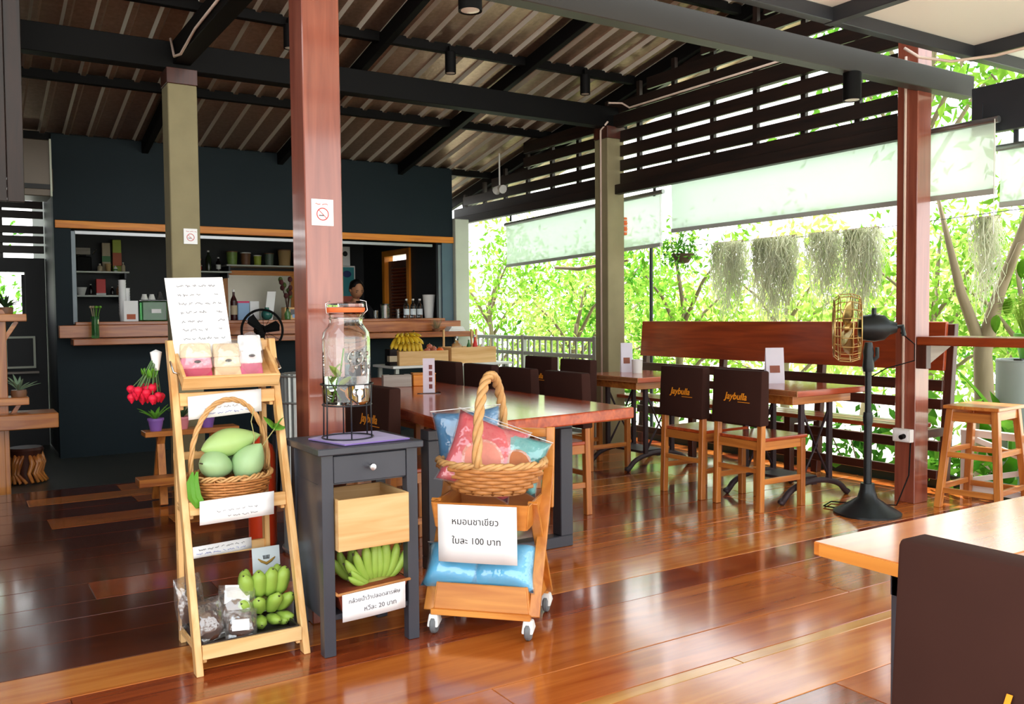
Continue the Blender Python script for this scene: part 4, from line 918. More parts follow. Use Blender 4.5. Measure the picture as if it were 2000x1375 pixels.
for sx, n, lab in ((1.475, 13, 'tall stack of white paper cups behind the small menu card'), (1.515, 10, 'shorter stack of white paper cups beside the water tank')):
    o = thing('cup_stack', lab, 'cups', (sx, 9.62+(.03 if n == 10 else 0), 1.22))
    c0 = G().lathe([(.0, 0), (.026, 0), (.036, .085), (.038, .09), (.034, .09), (.024, .004)], 16).out('cup', PAPER, o, smooth=True)
    for k in range(1, n):
        c = c0.copy(); COL.objects.link(c); c.parent = o; c.location = (0, 0, k*.027)
o = thing('menu_card', 'white menu card with a food photo on the left counter', 'card', (1.5, 9.3, 1.22)); G().box(-.065, .065, 0, .004, 0, .2).out('card_sheet', PAPER, o); G().box(-.04, .04, -.002, 0, .02, .07).out('photo_print', orr, o)
o = thing('water_tank', 'pale green glass water tank with a white label on the counter', 'tank', (1.74, 9.42, 1.22)); G().box(-.12, .12, 0, .16, 0, .2).out('tank_body', GREENGLASS, o, bev=.012, seg=2); G().box(-.03, .06, -.003, 0, .08, .12).out('label', PAPER, o); G().box(-.125, .125, -.005, .165, .2, .212).out('lid', GLASS, o, bev=.003)
for x, lab in ((1.66, 'upturned white cup on the water tank, left one'), (1.73, 'upturned white cup on the water tank, middle one'), (1.81, 'clear tumbler upturned on the water tank')):
    tub('upturned_cup', lab, 'cup', x, 9.5, 1.432, .036, .02, .055 if x < 1.8 else .08, WHITE if x < 1.8 else GLASS)
o = thing('flower_vase', 'green glass vase with a posy on the counter ledge', 'vase', (1.125, 8.88, 1.07)); G().lathe([(0, 0), (.03, 0), (.034, .02), (.032, .16), (.04, .2), (.036, .2), (.027, .03), (0, .025)], 18).out('glass', GREENGLASS, o, smooth=True)
for k in range(9):
    a = k*2.4; rr_ = .02+.03*(k % 3)/2; G().tube([(0, 0, .05), (rr_*math.cos(a)*.6, rr_*math.sin(a)*.6, .2), (rr_*math.cos(a), rr_*math.sin(a), .28)], .003, 4).ell((rr_*math.cos(a), rr_*math.sin(a), .285), .014, .014, .012, u=8, v=6).out('flower', [LEAFG, wbg, LEAFG][k % 3], o, smooth=2)
# middle of the kitchen
for k, (x, w_, h, m_, lab) in enumerate([(3.03, .07, .16, GRN, 'green storage tub, first from the left on the long shelf'), (3.2, .065, .15, BRT, 'brown storage tub, second on the long shelf'), (3.35, .05, .12, lime, 'small lime storage tub, third on the long shelf'),
                                    (3.5, .06, .15, mat('grey_green_tub', '#5a6a5c', .4), 'grey green storage tub, fourth on the long shelf'), (3.7, .085, .2, tan, 'large tan storage tub, fifth on the long shelf'), (3.89, .08, .17, mat('dark_red_tub', '#8a2a26', .4, 0, .3, 20), 'dark red storage tub at the right end of the long shelf')]):
    tub('storage_tub', lab, 'tub', x, 11.36, 1.905, w_*.85, w_, h, m_, WHITE if k in (1, 2) else BRT, 'storage tubs on the shelf', 12)
o = thing('red_lantern', 'red lantern ornament on the middle shelf', 'ornament', (2.6, 11.36, 1.82)); G().lathe([(0, 0), (.05, 0), (.06, .04), (.045, .12), (.055, .15), (.02, .19), (0, .2)], 14).out('body', redm, o, smooth=True); G().ring((0, 0, .07), .058, .008, 20, 5).out('band', WHITE, o)
bottle('wine_bottle', 'tall dark bottle beside the red lantern', 'bottle', (2.5, 11.4, 1.82), .3, .035, dkb); bottle('wine_bottle', 'green dark bottle right of the red lantern', 'bottle', (2.74, 11.36, 1.82), .26, .035, mat('olive_glass', '#2a3320', .15)); bottle('wine_bottle', 'pale labelled bottle at the middle shelf end', 'bottle', (2.86, 11.36, 1.82), .18, .03, dkb, label=WHITE)
o = thing('framed_board', 'orange framed board with a dull mirror panel on the kitchen wall', 'mirror', (3.43, 11.55, 1.1))
G().box(-.47, .47, -.01, .03, .69, .75).out('frame_rail', W('orange'), o, bev=.003); G().box(.41, .47, -.01, .03, 0, .69).out('frame_stile', W('orange', 'z'), o, bev=.003); G().box(-.47, -.41, -.01, .03, 0, .69).out('frame_stile', W('orange', 'z'), o, bev=.003); G().box(-.41, .41, .005, .02, 0, .69).out('mirror_panel', mat('dull_mirror', '#8a8478', .25, .6), o)
bottle('syrup_bottle', 'dark red syrup bottle with a pale label and pump cap', 'bottle', (2.52, 9.42, 1.22), .32, .035, mat('dark_red_glass', '#3a1414', .2), WHITE, wbg)
carton('blue_box', 'pale blue box with a pink top behind the black fan', 'box', 2.57, 2.69, 9.45, .08, 1.22, 1.42, mat('pale_blue_card2', '#8fb2d8', .5), mat('pink_card', '#d6336c', .5), (.9, 1.0)); carton('white_box', 'plain white box beside the pale blue box', 'box', 2.71, 2.81, 9.5, .06, 1.22, 1.42, PAPER)
o = thing('price_card', 'white list card leaning beside the dried flowers', 'card', (2.86, 9.3, 1.22)); G().hexa([(-.06, 0, 0), (.03, 0, 0), (.03, .003, 0), (-.06, .003, 0), (0, .06, .3), (.09, .06, .3), (.09, .063, .3), (0, .063, .3)]).out('card_sheet', PAPER, o)
o = thing('dried_flowers', 'dark red dried flowers in a small green vase on the counter', 'flowers', (3.02, 9.2, 1.22)); G().lathe([(0, 0), (.03, 0), (.035, .06), (.015, .1), (.02, .12), (0, .12)], 14).out('vase', GREENGLASS, o, smooth=True)
for k in range(10):
    a = k*2.4; rr_ = .03+.06*((k*7) % 5)/5; z_ = .25+.2*((k*3) % 7)/7; G().tube([(0, 0, .08), (rr_*.5*math.cos(a), rr_*.5*math.sin(a), z_*.7), (rr_*math.cos(a), rr_*math.sin(a), z_)], .003, 4).ell((rr_*math.cos(a), rr_*math.sin(a), z_), .025, .025, .03, u=7, v=5).out('flower', mat('dried_red', '#4a1c1c', .8, 0, .3) if k % 3 else mat('dried_green', '#4a5a2a', .8), o, smooth=2)
o = thing('glass_ball', 'teal glass ball jar on the counter behind the fan', 'jar', (2.8, 9.2, 1.22)); G().ell((0, 0, .055), .06, .06, .058, u=16, v=10).out('ball', mat('teal_glass', '#2f6a62', .1), o, smooth=2); G().lathe([(.025, .105), (.022, .13), (0, .13)], 12).out('neck', mat('teal_glass', '#2f6a62', .1), o, smooth=True)
o = thing('cash_box', 'wooden cash box with a small dark screen on the counter', 'box', (3.1, 9.2, 1.22)); G().box(-.11, .11, 0, .12, 0, .13).out('case', W('crate'), o, bev=.004); G().box(-.05, .1, -.004, 0, .05, .11).out('screen', dkb, o); G().box(-.03, .06, -.006, -.004, .02, .055).out('label', mat('pale_blue_card2', '#8fb2d8', .5), o)
o = thing('stand_fan', 'black ring guard fan standing before the counter behind the menu', 'fan', (2.5, 8.42, -.035))
G().lathe([(.16, 0), (.16, .02), (.03, .05), (.0, .05)], 20).out('base', BLACK, o, smooth=True); G().tube([(0, 0, .04), (0, 0, 1.1)], .015, 8).out('pole', BLACK, o)
g = G()
for rr_ in (.2, .19): g.ring((0, -.05, 1.16), rr_, .007, 40, 5, (0, 1, 0))
for k in range(12): a = 2*PI*k/12; g.tube([(.03*math.cos(a), -.09, 1.16+.03*math.sin(a)), (.19*math.cos(a), -.07, 1.16+.19*math.sin(a))], .0022, 4)
g.out('guard', BLACK, o, smooth=2)
for k in range(3):
    b = G().prism([(.02, -.03), (.16, -.06), (.175, .0), (.15, .05), (.02, .03)], -.004, .004).out('blade', BLACK, o); b.matrix_local = Mx.Translation((0, -.05, 1.16)) @ Mx.Rotation(PI/2, 4, 'X') @ Mx.Rotation(2*PI*k/3+.3, 4, 'Z') @ Mx.Rotation(.3, 4, 'X')
G().lathe([(0, 0), (.05, 0), (.06, .06), (.03, .12), (0, .12)], 14, (0, -.03, 1.16), M=Mx.Rotation(-PI/2, 3, 'X')).out('motor', BLACK, o, smooth=True)
# right of the kitchen
o = thing('drink_cooler', 'white cooler with a teal and blue poster behind the woman', 'cooler', (4.35, 11.1, -.035)); G().box(-.3, .22, 0, .45, 0, 1.95).out('case', WHITE, o, bev=.008); G().box(-.28, .2, -.004, 0, 1.55, 1.93).out('poster', mat('teal_poster', '#2f8f96', .4, 0, .2, 4), o); G().box(-.28, .2, -.004, 0, 1.42, 1.55).out('poster', mat('coral_poster', '#c0604a', .4), o); G().ell((.1, -.006, 1.84), .06, .003, .045, u=16, v=8).out('badge', mat('navy_print', '#1c2f6a', .4), o); G().box(-.25, .18, -.004, 0, .2, 1.35).out('door_glass', dkb, o)
o = carton('carton', 'white carton with dark round prints on top of the cooler', 'box', 4.1, 4.52, 11.15, .3, 1.915, 2.17, PAPER)
for x in (-.1, .02, .14): G().ell((x, -.003, .16), .035, .002, .035, u=12, v=6).out('print', INK, o)
for x, lab in ((4.47, 'clear water bottle on the counter, left of three'), (4.555, 'clear water bottle on the counter, middle of three'), (4.64, 'clear water bottle on the counter, right of three')):
    bottle('water_bottle', lab, 'bottle', (x, 9.35, 1.22), .225, .034, GLASS, WHITE, mat('pale_label', '#dfe8ee', .5), 'water bottles on the counter')
tub('tall_tumbler', 'tall white tapered tumbler at the right counter end', 'cup', 4.76, 9.35, 1.22, .05, .075, .27, WHITE, n=24)
tub('glass_pitcher', 'clear glass jar with a dark rim on the counter', 'jar', 4.22, 9.38, 1.22, .05, .055, .155, GLASS, dkb); tub('tumbler', 'small clear tumbler left of the glass jar', 'glass', 4.1, 9.38, 1.22, .025, .03, .09, GLASS); tub('tumbler', 'small clear tumbler left of the water bottles', 'glass', 4.39, 9.4, 1.22, .022, .026, .11, GLASS)
tub('blender_jar', 'dark blender jar beside the woman', 'jar', 4.0, 9.55, 1.22, .05, .06, .19, dkb, BLACK)
o = thing('dried_tuft', 'dry grass tuft on the counter ledge', 'plant', (4.62, 8.9, 1.07))
g = G(); rq = random.Random(3)
for k in range(60): a = rq.uniform(0, 6.28); t_ = rq.uniform(.02, .07); g.tube([(0, 0, 0), (t_*.6*math.cos(a), t_*.6*math.sin(a), rq.uniform(.03, .08)), (t_*math.cos(a), t_*math.sin(a), rq.uniform(.05, .15))], .0016, 3)
q = g.out('blades', mat('dry_grass', '#8a7a58', .9), o); q['kind'] = 'stuff'; G().lathe([(0, 0), (.04, 0), (.05, .03), (.0, .04)], 12).out('moss_ball', BRT, o, smooth=True)
o = thing('napkin_pile', 'pile of folded white napkins on the counter ledge', 'napkins', (4.86, 8.9, 1.07))
for k in range(5): G().box(-.12+.01*k, .1-.008*k, -.07, .07, k*.011, k*.011+.01).out('napkin', PAPER, o, bev=.003)
# the woman behind the counter
pe = thing('person', 'woman in a dark top with tied black hair looking down behind the counter', 'person', (4.03, 9.85, .0))
SK = mat('skin', '#b07a58', .55, 0, .06); HAIR = mat('black_hair', '#0e0b0a', .45, 0, .2, 30, stretch=(1, 1, .2)); SHIRT = mat('dark_shirt', '#17171a', .85, 0, .15)
def skin(name, verts, edges, rad, m, par, root=0, lv=2):
    me = bpy.data.meshes.new(name); me.from_pydata(verts, edges, []); ob_ = bpy.data.objects.new(name, me); COL.objects.link(ob_); me.materials.append(m); ob_.parent = par
    ob_.modifiers.new('skin', 'SKIN'); s_ = ob_.modifiers.new('sub', 'SUBSURF'); s_.levels = lv; s_.render_levels = lv; ob_.modifiers['skin'].use_smooth_shade = True
    for i, v in enumerate(me.skin_vertices[0].data):
        v.radius = rad[i] if isinstance(rad[i], tuple) else (rad[i], rad[i]); v.use_root = i == root
    return ob_
bv = [(0, 0, .9), (0, 0, 1.08), (0, -.01, 1.24), (0, -.03, 1.36), (0, -.05, 1.42), (0, -.075, 1.48), (.17, -.02, 1.33), (.24, -.05, 1.1), (.2, -.25, 1.02), (.13, -.38, 1.06), (-.17, -.02, 1.33), (-.24, -.05, 1.1), (-.18, -.25, 1.02), (-.1, -.38, 1.06), (.09, 0, .86), (.09, -.01, .47), (.09, 0, .08), (.09, -.1, .03), (-.09, 0, .86), (-.09, -.01, .47), (-.09, 0, .08), (-.09, -.1, .03)]
be = [(0, 1), (1, 2), (2, 3), (3, 4), (4, 5), (3, 6), (6, 7), (7, 8), (8, 9), (3, 10), (10, 11), (11, 12), (12, 13), (0, 14), (14, 15), (15, 16), (16, 17), (0, 18), (18, 19), (19, 20), (20, 21)]
br_ = [(.15, .11), (.13, .1), (.15, .1), (.1, .07), (.05, .05), (.05, .05), .05, .04, .034, .025, .05, .04, .034, .025, .08, .055, .04, .03, .08, .055, .04, .03]
skin('body', bv, be, br_, SK, pe)
hdm = Mx.Rotation(.42, 3, 'X')
def HP(x, y, z): return hdm @ V((x, y, z))+V((0, -.09, 1.555))
rows = []
for j in range(15):
    t = j/14; a = PI*t; z = -.115*math.cos(a); s_ = max(math.sin(a), .02); jaw = 1-.3*max(0, (.45-t)/.45); row = []
    for k in range(20):
        b = 2*PI*k/20; x, y = .075*s_*math.cos(b)*jaw, .095*s_*math.sin(b)*(1 if math.sin(b) > 0 else (jaw*.4+.6))
        fr = max(0, -math.sin(b))**6
        if abs(z+.015) < .03: y -= fr*.02*(1-abs(z+.015)/.03)
        if abs(z-.012) < .014: y += (.006 if 1.1 < abs(b-1.5*PI)*3 < 2.2 else 0)
        row.append(HP(x, y, z))
    rows.append(row)
hd_ = G().rings(rows).out('head', SK, pe, smooth=2)
for s in (-1, 1):
    G().ell(HP(s*.03, -.083, .008), .013, .006, .006, u=10, v=6).out('eye', mat('eye_dark', '#1a1210', .3), hd_, smooth=2); G().tube([HP(s*.015, -.092, .027), HP(s*.045, -.082, .028)], .003, 5).out('eyebrow', HAIR, hd_); G().ell(HP(s*.077, .0, -.005), .01, .018, .026, u=8, v=6).out('ear', SK, hd_, smooth=2)
G().ell(HP(0, -.083, -.06), .022, .008, .006, u=10, v=6).out('mouth', mat('lips', '#8a4a42', .5), hd_, smooth=2)
rows = []
for j in range(9):
    t = .42+.58*j/8; a = PI*t; z = -.122*math.cos(a); s_ = max(math.sin(a), .02)
    rows.append([HP(.086*s_*math.cos(b), .012+.1*s_*math.sin(b)*(1 if math.sin(b) > -.3 else (.55 if t < .62 else .92)), z+.006) for b in [2*PI*k/20 for k in range(20)]])
G().rings(rows).ell(HP(0, .1, .03), .05, .05, .05, u=12, v=8).out('hair', HAIR, pe, smooth=2)
skin('shirt', [(0, 0, .85), (0, 0, 1.08), (0, -.01, 1.24), (0, -.03, 1.355), (.17, -.02, 1.335), (.235, -.05, 1.12), (-.17, -.02, 1.335), (-.235, -.05, 1.12)], [(0, 1), (1, 2), (2, 3), (3, 4), (4, 5), (3, 6), (6, 7)], [(.175, .13), (.15, .115), (.17, .115), (.115, .085), .065, .055, .065, .055], SHIRT, pe)
skin('trousers', [(0, 0, .92), (.09, 0, .84), (.09, -.01, .47), (.09, 0, .1), (-.09, 0, .84), (-.09, -.01, .47), (-.09, 0, .1)], [(0, 1), (1, 2), (2, 3), (0, 4), (4, 5), (5, 6)], [(.16, .12), .095, .07, .055, .095, .07, .055], SHIRT, pe)
# ================================================================ white table with crates
wt = thing('white_table', 'white topped metal table holding two fruit crates', 'table', (4.33, 8.2, -.035))
G().box(-.68, .7, -.25, .25, .765, .79).out('top', WHITE, wt, bev=.004)
for x in (-.62, .1, .64):
    for y in (-.2, .2): G().box(x-.018, x+.018, y-.018, y+.018, 0, .765).out('leg', RW, wt)
def crate(lab, x0, x1, y0, y1, z0, h, posts=False):
    o = thing('wooden_crate', lab, 'crate', ((x0+x1)/2, y0, z0)); w_ = (x1-x0)/2; d = y1-y0
    for a in ((-w_, w_, 0, .012, 0, h), (-w_, w_, d-.012, d, 0, h), (-w_, -w_+.012, .012, d-.012, 0, h), (w_-.012, w_, .012, d-.012, 0, h)): G().box(*a).out('side', W('crate'), o, bev=.002)
    G().box(-w_+.012, w_-.012, .012, d-.012, 0, .012).out('bottom', W('crate'), o)
    if posts:
        for x in (-w_+.05, .12, w_-.09): G().box(x, x+.018, d-.03, d-.012, h, h+.18).out('handle_post', W('crate', 'z'), o)
crate('long pale crate piled with ripe bananas and onions', 3.75, 4.3, 8.02, 8.32, .755, .14); crate('pale crate with handle posts holding sauce bottles', 4.335, 4.87, 8.02, 8.32, .755, .165, True)
sp_ = []
for i in range(8): sp_.append(((.024*i-.1, .02, .1), (-.75+.17*i, -.55, -.35-.03*i), -PI/2, 1))
for i in range(6): sp_.append(((.024*i-.08, .0, .11), (-.6+.2*i, -.9, -.12), -PI/2, .95))
for i in range(5): sp_.append(((.024*i-.06, .04, .12), (-.7+.25*i, -.8, .25), -PI/2, .9))
bunch('ripe yellow banana bunch spilling over the long crate', (3.9, 8.14, .93), sp_, BANY, .19, .022, stem=[(-.05, .02, .06), (.02, .03, .08), (.06, .05, .13)])
o = thing('papaya', 'yellow orange papaya standing beside the ripe bananas', 'papaya', (4.03, 8.15, .87)); G().lathe([(0, 0), (.035, .01), (.05, .06), (.04, .14), (.022, .2), (.01, .22), (0, .22)], 16).out('fruit', mat('papaya_skin', '#d88a20', .45, 0, .35, 5), o, smooth=True); G().tube([(0, 0, .215), (.005, 0, .24)], .006, 6).out('stem', BTIP, o); o.rotation_euler = (0, -.25, 0)
ON = mat('onion_skin', '#b0604a', .4, 0, .25, 12)
for k, (x, y, z, r_, m_, lab) in enumerate([(4.1, 8.1, .89, .034, ON, 'brown onion beside the papaya'), (4.15, 8.15, .93, .033, ON, 'brown onion on top of the heap'), (4.16, 8.08, .885, .035, ON, 'brown onion at the front of the long crate'), (4.2, 8.15, .905, .032, ON, 'brown onion next to the orange fruit'), (4.235, 8.08, .885, .04, mat('orange_skin', '#e8641c', .45, 0, .1, 40, .1), 'bright orange fruit at the right end of the long crate')]):
    o = thing('onion' if k < 4 else 'orange_fruit', lab, 'onion' if k < 4 else 'fruit', (x, y, z-r_), group='onions in the long crate' if k < 4 else None)
    G().ell((0, 0, r_), r_, r_, r_*.92, u=14, v=9).out('fruit', m_, o, smooth=2); G().tube([(0, 0, r_*1.85), (.003, 0, r_*2.15)], [.006, .002], 6).out('tip', BTIP if k == 4 else tan, o)
bottle('glass_jar', 'pale glass jar in the handled crate', 'jar', (4.48, 8.17, .77), .26, .06, GLASS, STEEL); bottle('sauce_bottle', 'red sauce bottle in the handled crate', 'bottle', (4.7, 8.17, .77), .27, .026, redm); bottle('sauce_bottle', 'white sauce bottle in the handled crate', 'bottle', (4.76, 8.12, .77), .23, .026, WHITE); bottle('sauce_bottle', 'green sauce bottle in the handled crate', 'bottle', (4.64, 8.2, .77), .24, .024, greenp)
carton('dark_box', 'dark labelled box left of the long crate', 'box', 3.66, 3.74, 8.05, .12, .755, .92, dkb, wbg, (.25, .6))
# ================================================================ things on the tables
o = thing('acrylic_sign', 'clear acrylic sign holder with a strip of photos on the long table', 'sign', (2.6, 5.12, .75)); o.rotation_euler = (0, 0, -.5)
G().box(-.075, .075, -.035, .035, 0, .005).out('foot', GLASS, o, bev=.001); G().box(-.038, .038, -.003, .003, .005, .225).out('insert', mat('lilac_paper', '#d8ccd8', .5), o)
for z_ in (.03, .075, .115, .155): G().box(.0, .022, -.0045, -.003, z_, z_+.028).out('photo_print', mat('maroon_print', '#7a3a34', .5), o)
o = thing('tissue_box', 'grey wooden tissue box on the long table', 'box', (2.66, 5.74, .75), -.3); G().box(-.1, .1, -.05, .05, 0, .085).out('case', W('grey'), o, bev=.004); G().box(-.05, .05, -.015, .015, .085, .088).out('slot', BLACK, o)
o = thing('wooden_box', 'small orange wooden box on the long table', 'box', (2.86, 5.72, .75), -.3); G().box(-.08, .08, -.05, .05, 0, .08).out('case', W('orange'), o, bev=.004); G().box(-.083, .083, -.053, .053, .08, .092).out('lid', W('cart'), o, bev=.003)
def tent(lab, loc, rz_, w_=.11, h=.25):
    o = thing('menu_card', lab, 'card', loc, rz_, 'table menu cards')
    G().hexa([(-w_/2, -.03, 0), (w_/2, -.03, 0), (w_/2, -.028, 0), (-w_/2, -.028, 0), (-w_/2, -.003, h), (w_/2, -.003, h), (w_/2, -.001, h), (-w_/2, -.001, h)]).out('front_leaf', mat('pale_lilac_card', '#dcd8e4', .6), o)
    G().hexa([(-w_/2, .03, 0), (w_/2, .03, 0), (w_/2, .032, 0), (-w_/2, .032, 0), (-w_/2, -.001, h), (w_/2, -.001, h), (w_/2, .001, h), (-w_/2, .001, h)]).out('rear_leaf', MATS['pale_lilac_card'], o)
    G().hexa([(-w_*.3, -.0265, h*.3), (w_*.25, -.0265, h*.3), (w_*.25, -.0235, h*.3), (-w_*.3, -.0235, h*.3), (-w_*.3, -.0185, h*.5), (w_*.25, -.0185, h*.5), (w_*.25, -.0155, h*.5), (-w_*.3, -.0155, h*.5)]).out('photo_print', mat('brown_photo', '#8a4a34', .5, 0, .3, 30), o)
tent('pale menu card standing on the nearer small table', (4.92, 4.32, .75), -.5, .13); tent('pale menu card beside the white mug on the further small table', (4.9, 5.92, .75), -.5, .1)
tub('white_mug', 'white enamel mug on the further small table', 'mug', 4.9, 5.78, .75, .042, .046, .11, WHITE)
# ================================================================ left corner
st_ = thing('plant_rack', 'pale timber plant rack at the left edge with two shelves', 'rack', (.2, 7.5, -.035))
G().box(.08, .15, -.05, .02, 0, 1.36).out('post', W('teak', 'z'), st_, bev=.004); G().box(-.65, -.58, -.05, .02, 0, 1.36).out('post', W('teak', 'z'), st_, bev=.004)
for z_ in (1.27, .66): G().box(-.7, .28, -.12, .14, z_, z_+.055).out('shelf', W('teak'), st_, bev=.004); G().bar((.12, -.02, z_-.16), (.22, -.02, z_), .03, .03).out('strut', W('teak'), st_, bev=.002)
be_ = thing('plank_bench', 'thick timber plank bench at the far left', 'bench', (.1, 7.42, -.035)); G().box(-.8, .56, -.14, .2, .49, .6).out('seat', W('teak'), be_, bev=.006); G().box(-.7, -.6, -.1, .16, 0, .49).out('leg', W('teak', 'z'), be_, bev=.004); G().box(.12, .22, .02, .16, 0, .49).out('leg', W('teak', 'z'), be_, bev=.004)
def spiky(lab, loc, n, L, m, nm='pineapple_plant'):
    o = thing(nm, lab, 'plant', loc); G().lathe([(0, 0), (.05, 0), (.055, .03), (.05, .05), (0, .05)], 12).out('base', BRT, o, smooth=True)
    for k in range(n):
        l = sheet(leafpoly(L*(.7+.3*((k*5) % 7)/7), .012, .5, 5), .001, 'leaf', m, o); l.location = (0, 0, .04); l.rotation_euler = (.5+.75*((k*3) % 5)/5, 0, k*2.4)
spiky('spiky grey green pineapple top on the lower rack shelf', (.42, 7.48, .68), 18, .17, mat('grey_leaf', '#7f9a7c', .6)); spiky('dark spiky plant silhouetted in the corridor window', (.35, 7.5, 1.29), 14, .16, mat('dark_leaf', '#2c4a26', .6), 'potted_plant')
o = thing('chalkboard', 'small chalkboard in a pale frame on the corridor wall', 'chalkboard', (.6, 10.14, .77)); 
G().box(-.13, .12, 0, .02, 0, .3).out('slate', SLATED, o)
for a in ((-.14, .13, -.01, .01, -.01, .01), (-.14, .13, -.01, .01, .29, .31), (-.14, -.12, -.01, .01, .01, .29), (.11, .13, -.01, .01, .01, .29)): G().box(*a).out('frame', PALE, o)
G().box(-.35, .15, -.09, .01, -.06, -.04).out('ledge', W('grey'), o)
sm = thing('tree_stump', 'gnarled reddish tree root stump on the concrete floor', 'stump', (.48, 7.95, -.035)); g = []
for k in range(22):
    a = 2*PI*k/22; b = a+R.uniform(-.3, .3); G().tube([(.1*math.cos(a), .1*math.sin(a), R.uniform(.2, .28)), (.125*math.cos(b), .125*math.sin(b), .16), (.11*math.cos(b-.2), .11*math.sin(b-.2), .08), (.15*math.cos(a+.1), .15*math.sin(a+.1), 0.012)], [.012, .02, .016, .012], 6).out('root', W('teak', 'z'), sm, smooth=2)
G().lathe([(0, .0), (.09, .0), (.11, .2), (.13, .26), (.12, .28), (0, .28)], 14).out('core', W('brown', 'z'), sm, smooth=True)
# stepped plant stand behind the ladder
pst = thing('plant_stand', 'low stepped wooden plant stand behind the ladder shelf', 'stand', (1.3, 6.35, 0))
for x in (-.13, .22):
    G().bar((x, .12, 0.01), (x+.02, -.02, .46), .03, .05, (1, 0, 0)).out('leg', W('teak', 'z'), pst, bev=.002); G().bar((x, -.16, 0.01), (x+.02, .02, .45), .03, .05, (1, 0, 0)).out('leg', W('teak', 'z'), pst, bev=.002)
G().box(-.22, .4, -.07, .09, .455, .49).out('step', W('teak'), pst, bev=.003); G().box(-.3, .3, -.28, -.13, .16, .21).out('step', W('teak'), pst, bev=.003); G().box(-.15, .24, -.16, .1, .13, .16).out('brace', W('teak'), pst)
PPM, PKM = mat('purple_plastic', '#8a5fae', .4), mat('pink_plastic', '#d8848a', .4)
for x, m_, lab, leaf in ((-.14, PPM, 'purple flower pot with a small cactus, leftmost on the stand', LEAFG), (.03, PKM, 'pink flower pot with a dark succulent on the stand', mat('dark_leaf', '#2c4a26', .6)), (.2, PPM, 'purple flower pot behind the mango basket', LEAFG)):
    o = thing('flower_pot', lab, 'pot', (1.3+x, 6.35, .49), group='pots on the plant stand'); G().lathe([(0, 0), (.036, 0), (.05, .07), (.054, .07), (.054, .085), (.046, .085), (.04, .07), (0, .07)], 16).out('pot', m_, o, smooth=True)
    for k in range(9):
        l = sheet(leafpoly(.09+.02*(k % 4), .014, .5, 5), .002, 'leaf', leaf, o); l.location = (0, 0, .07); l.rotation_euler = (.7+.5*(k % 3)/3, 0, k*2.4)
bq = thing('rose_bouquet', 'bunch of bright red roses hung head down on the ladder', 'flowers', (.63, 3.6, .93)); RED = mat('red_petal', '#d81438', .6, 0, .25, 20)
G().lathe([(.01, .12), (.022, .19), (.0, .2)], 12, (.035, 0, 0)).out('paper_wrap', PAPER, bq, smooth=True)
rq = random.Random(5)
for k in range(24):
    a = k*2.4; rr_ = .06*math.sqrt(k/24); x, y = rr_*math.cos(a)-.005, rr_*math.sin(a); z_ = .05*rq.random()+.012
    G().tube([(x, y, z_), (x*.5+.015, y*.4, .1), (.035, 0, .19)], .0018, 4).out('stem', mat('rose_stem', '#5a7a4a', .7), bq)
    f = G()
    for s_, zz in ((.0165, 0), (.013, -.005), (.009, -.009), (.006, -.012)): f.ell((x, y, z_+zz), s_, s_, .014, u=9, v=6)
    f.out('rose', RED, bq, smooth=2)
for k in range(12): l = sheet(leafpoly(.045, .01), .001, 'leaf', LEAFG, bq); l.location = (.01+.01*math.cos(k), .02*math.sin(k*2), .09); l.rotation_euler = (2.2, 0, k*2.4)
# extinguisher and galvanised bin behind the column
o = thing('fire_extinguisher', 'orange red fire extinguisher standing behind the ladder shelf', 'extinguisher', (1.42, 4.82, 0)); RX = mat('extinguisher_red', '#d8401c', .35)
G().lathe([(0, 0), (.07, 0), (.075, .02), (.075, .5), (.06, .55), (.025, .58), (.025, .61), (0, .61)], 22).out('cylinder', RX, o, smooth=True); G().tube([(0, 0, .6), (.0, 0, .66), (-.05, -.02, .69)], .01, 6).bar((-.02, 0, .66), (.08, 0, .68), .02, .012).out('valve', BLACK, o); G().tube([(.02, 0, .64), (.1, 0, .6), (.095, 0, .35), (.09, 0, .25)], .009, 6).out('hose', BLACK, o, smooth=2)
o = thing('galvanised_bin', 'tall ribbed galvanised metal bin behind the wooden column', 'bin', (1.63, 4.6, 0)); GV = mat('galvanised_sheet', '#b4bab8', .35, .7, .12, 6)
rows = [[(rr_*(1+.03*math.cos(30*a))*math.cos(a), rr_*(1+.03*math.cos(30*a))*math.sin(a), z_) for a in [2*PI*k/120 for k in range(120)]] for rr_, z_ in ((.15, 0), (.155, .95))]
G().rings([[V(p) for p in r_] for r_ in rows]).out('body', GV, o, smooth=True, ang=60)
for z_ in (.02, .8, .94): G().ring((0, 0, z_), .16, .007, 40, 6).out('hoop', GV, o, smooth=2)
for (x, y, z_, lab) in ((5.49, 6.66, 2.0, 'orange and white cord cleat on the concrete column'), (5.42, 3.54, 2.07, 'orange cord cleat on the reddish column')):
    o = thing('cord_cleat', lab, 'cleat', (x, y, z_)); G().box(-.02, .02, -.025, .025, 0, .17).out('plate', LID, o, bev=.008, seg=2)
    for k in range(5): G().ring((0, 0, .03+k*.028), .03, .005, 16, 5).out('cord_wrap', LID if k % 2 else WHITE, o, smooth=2)
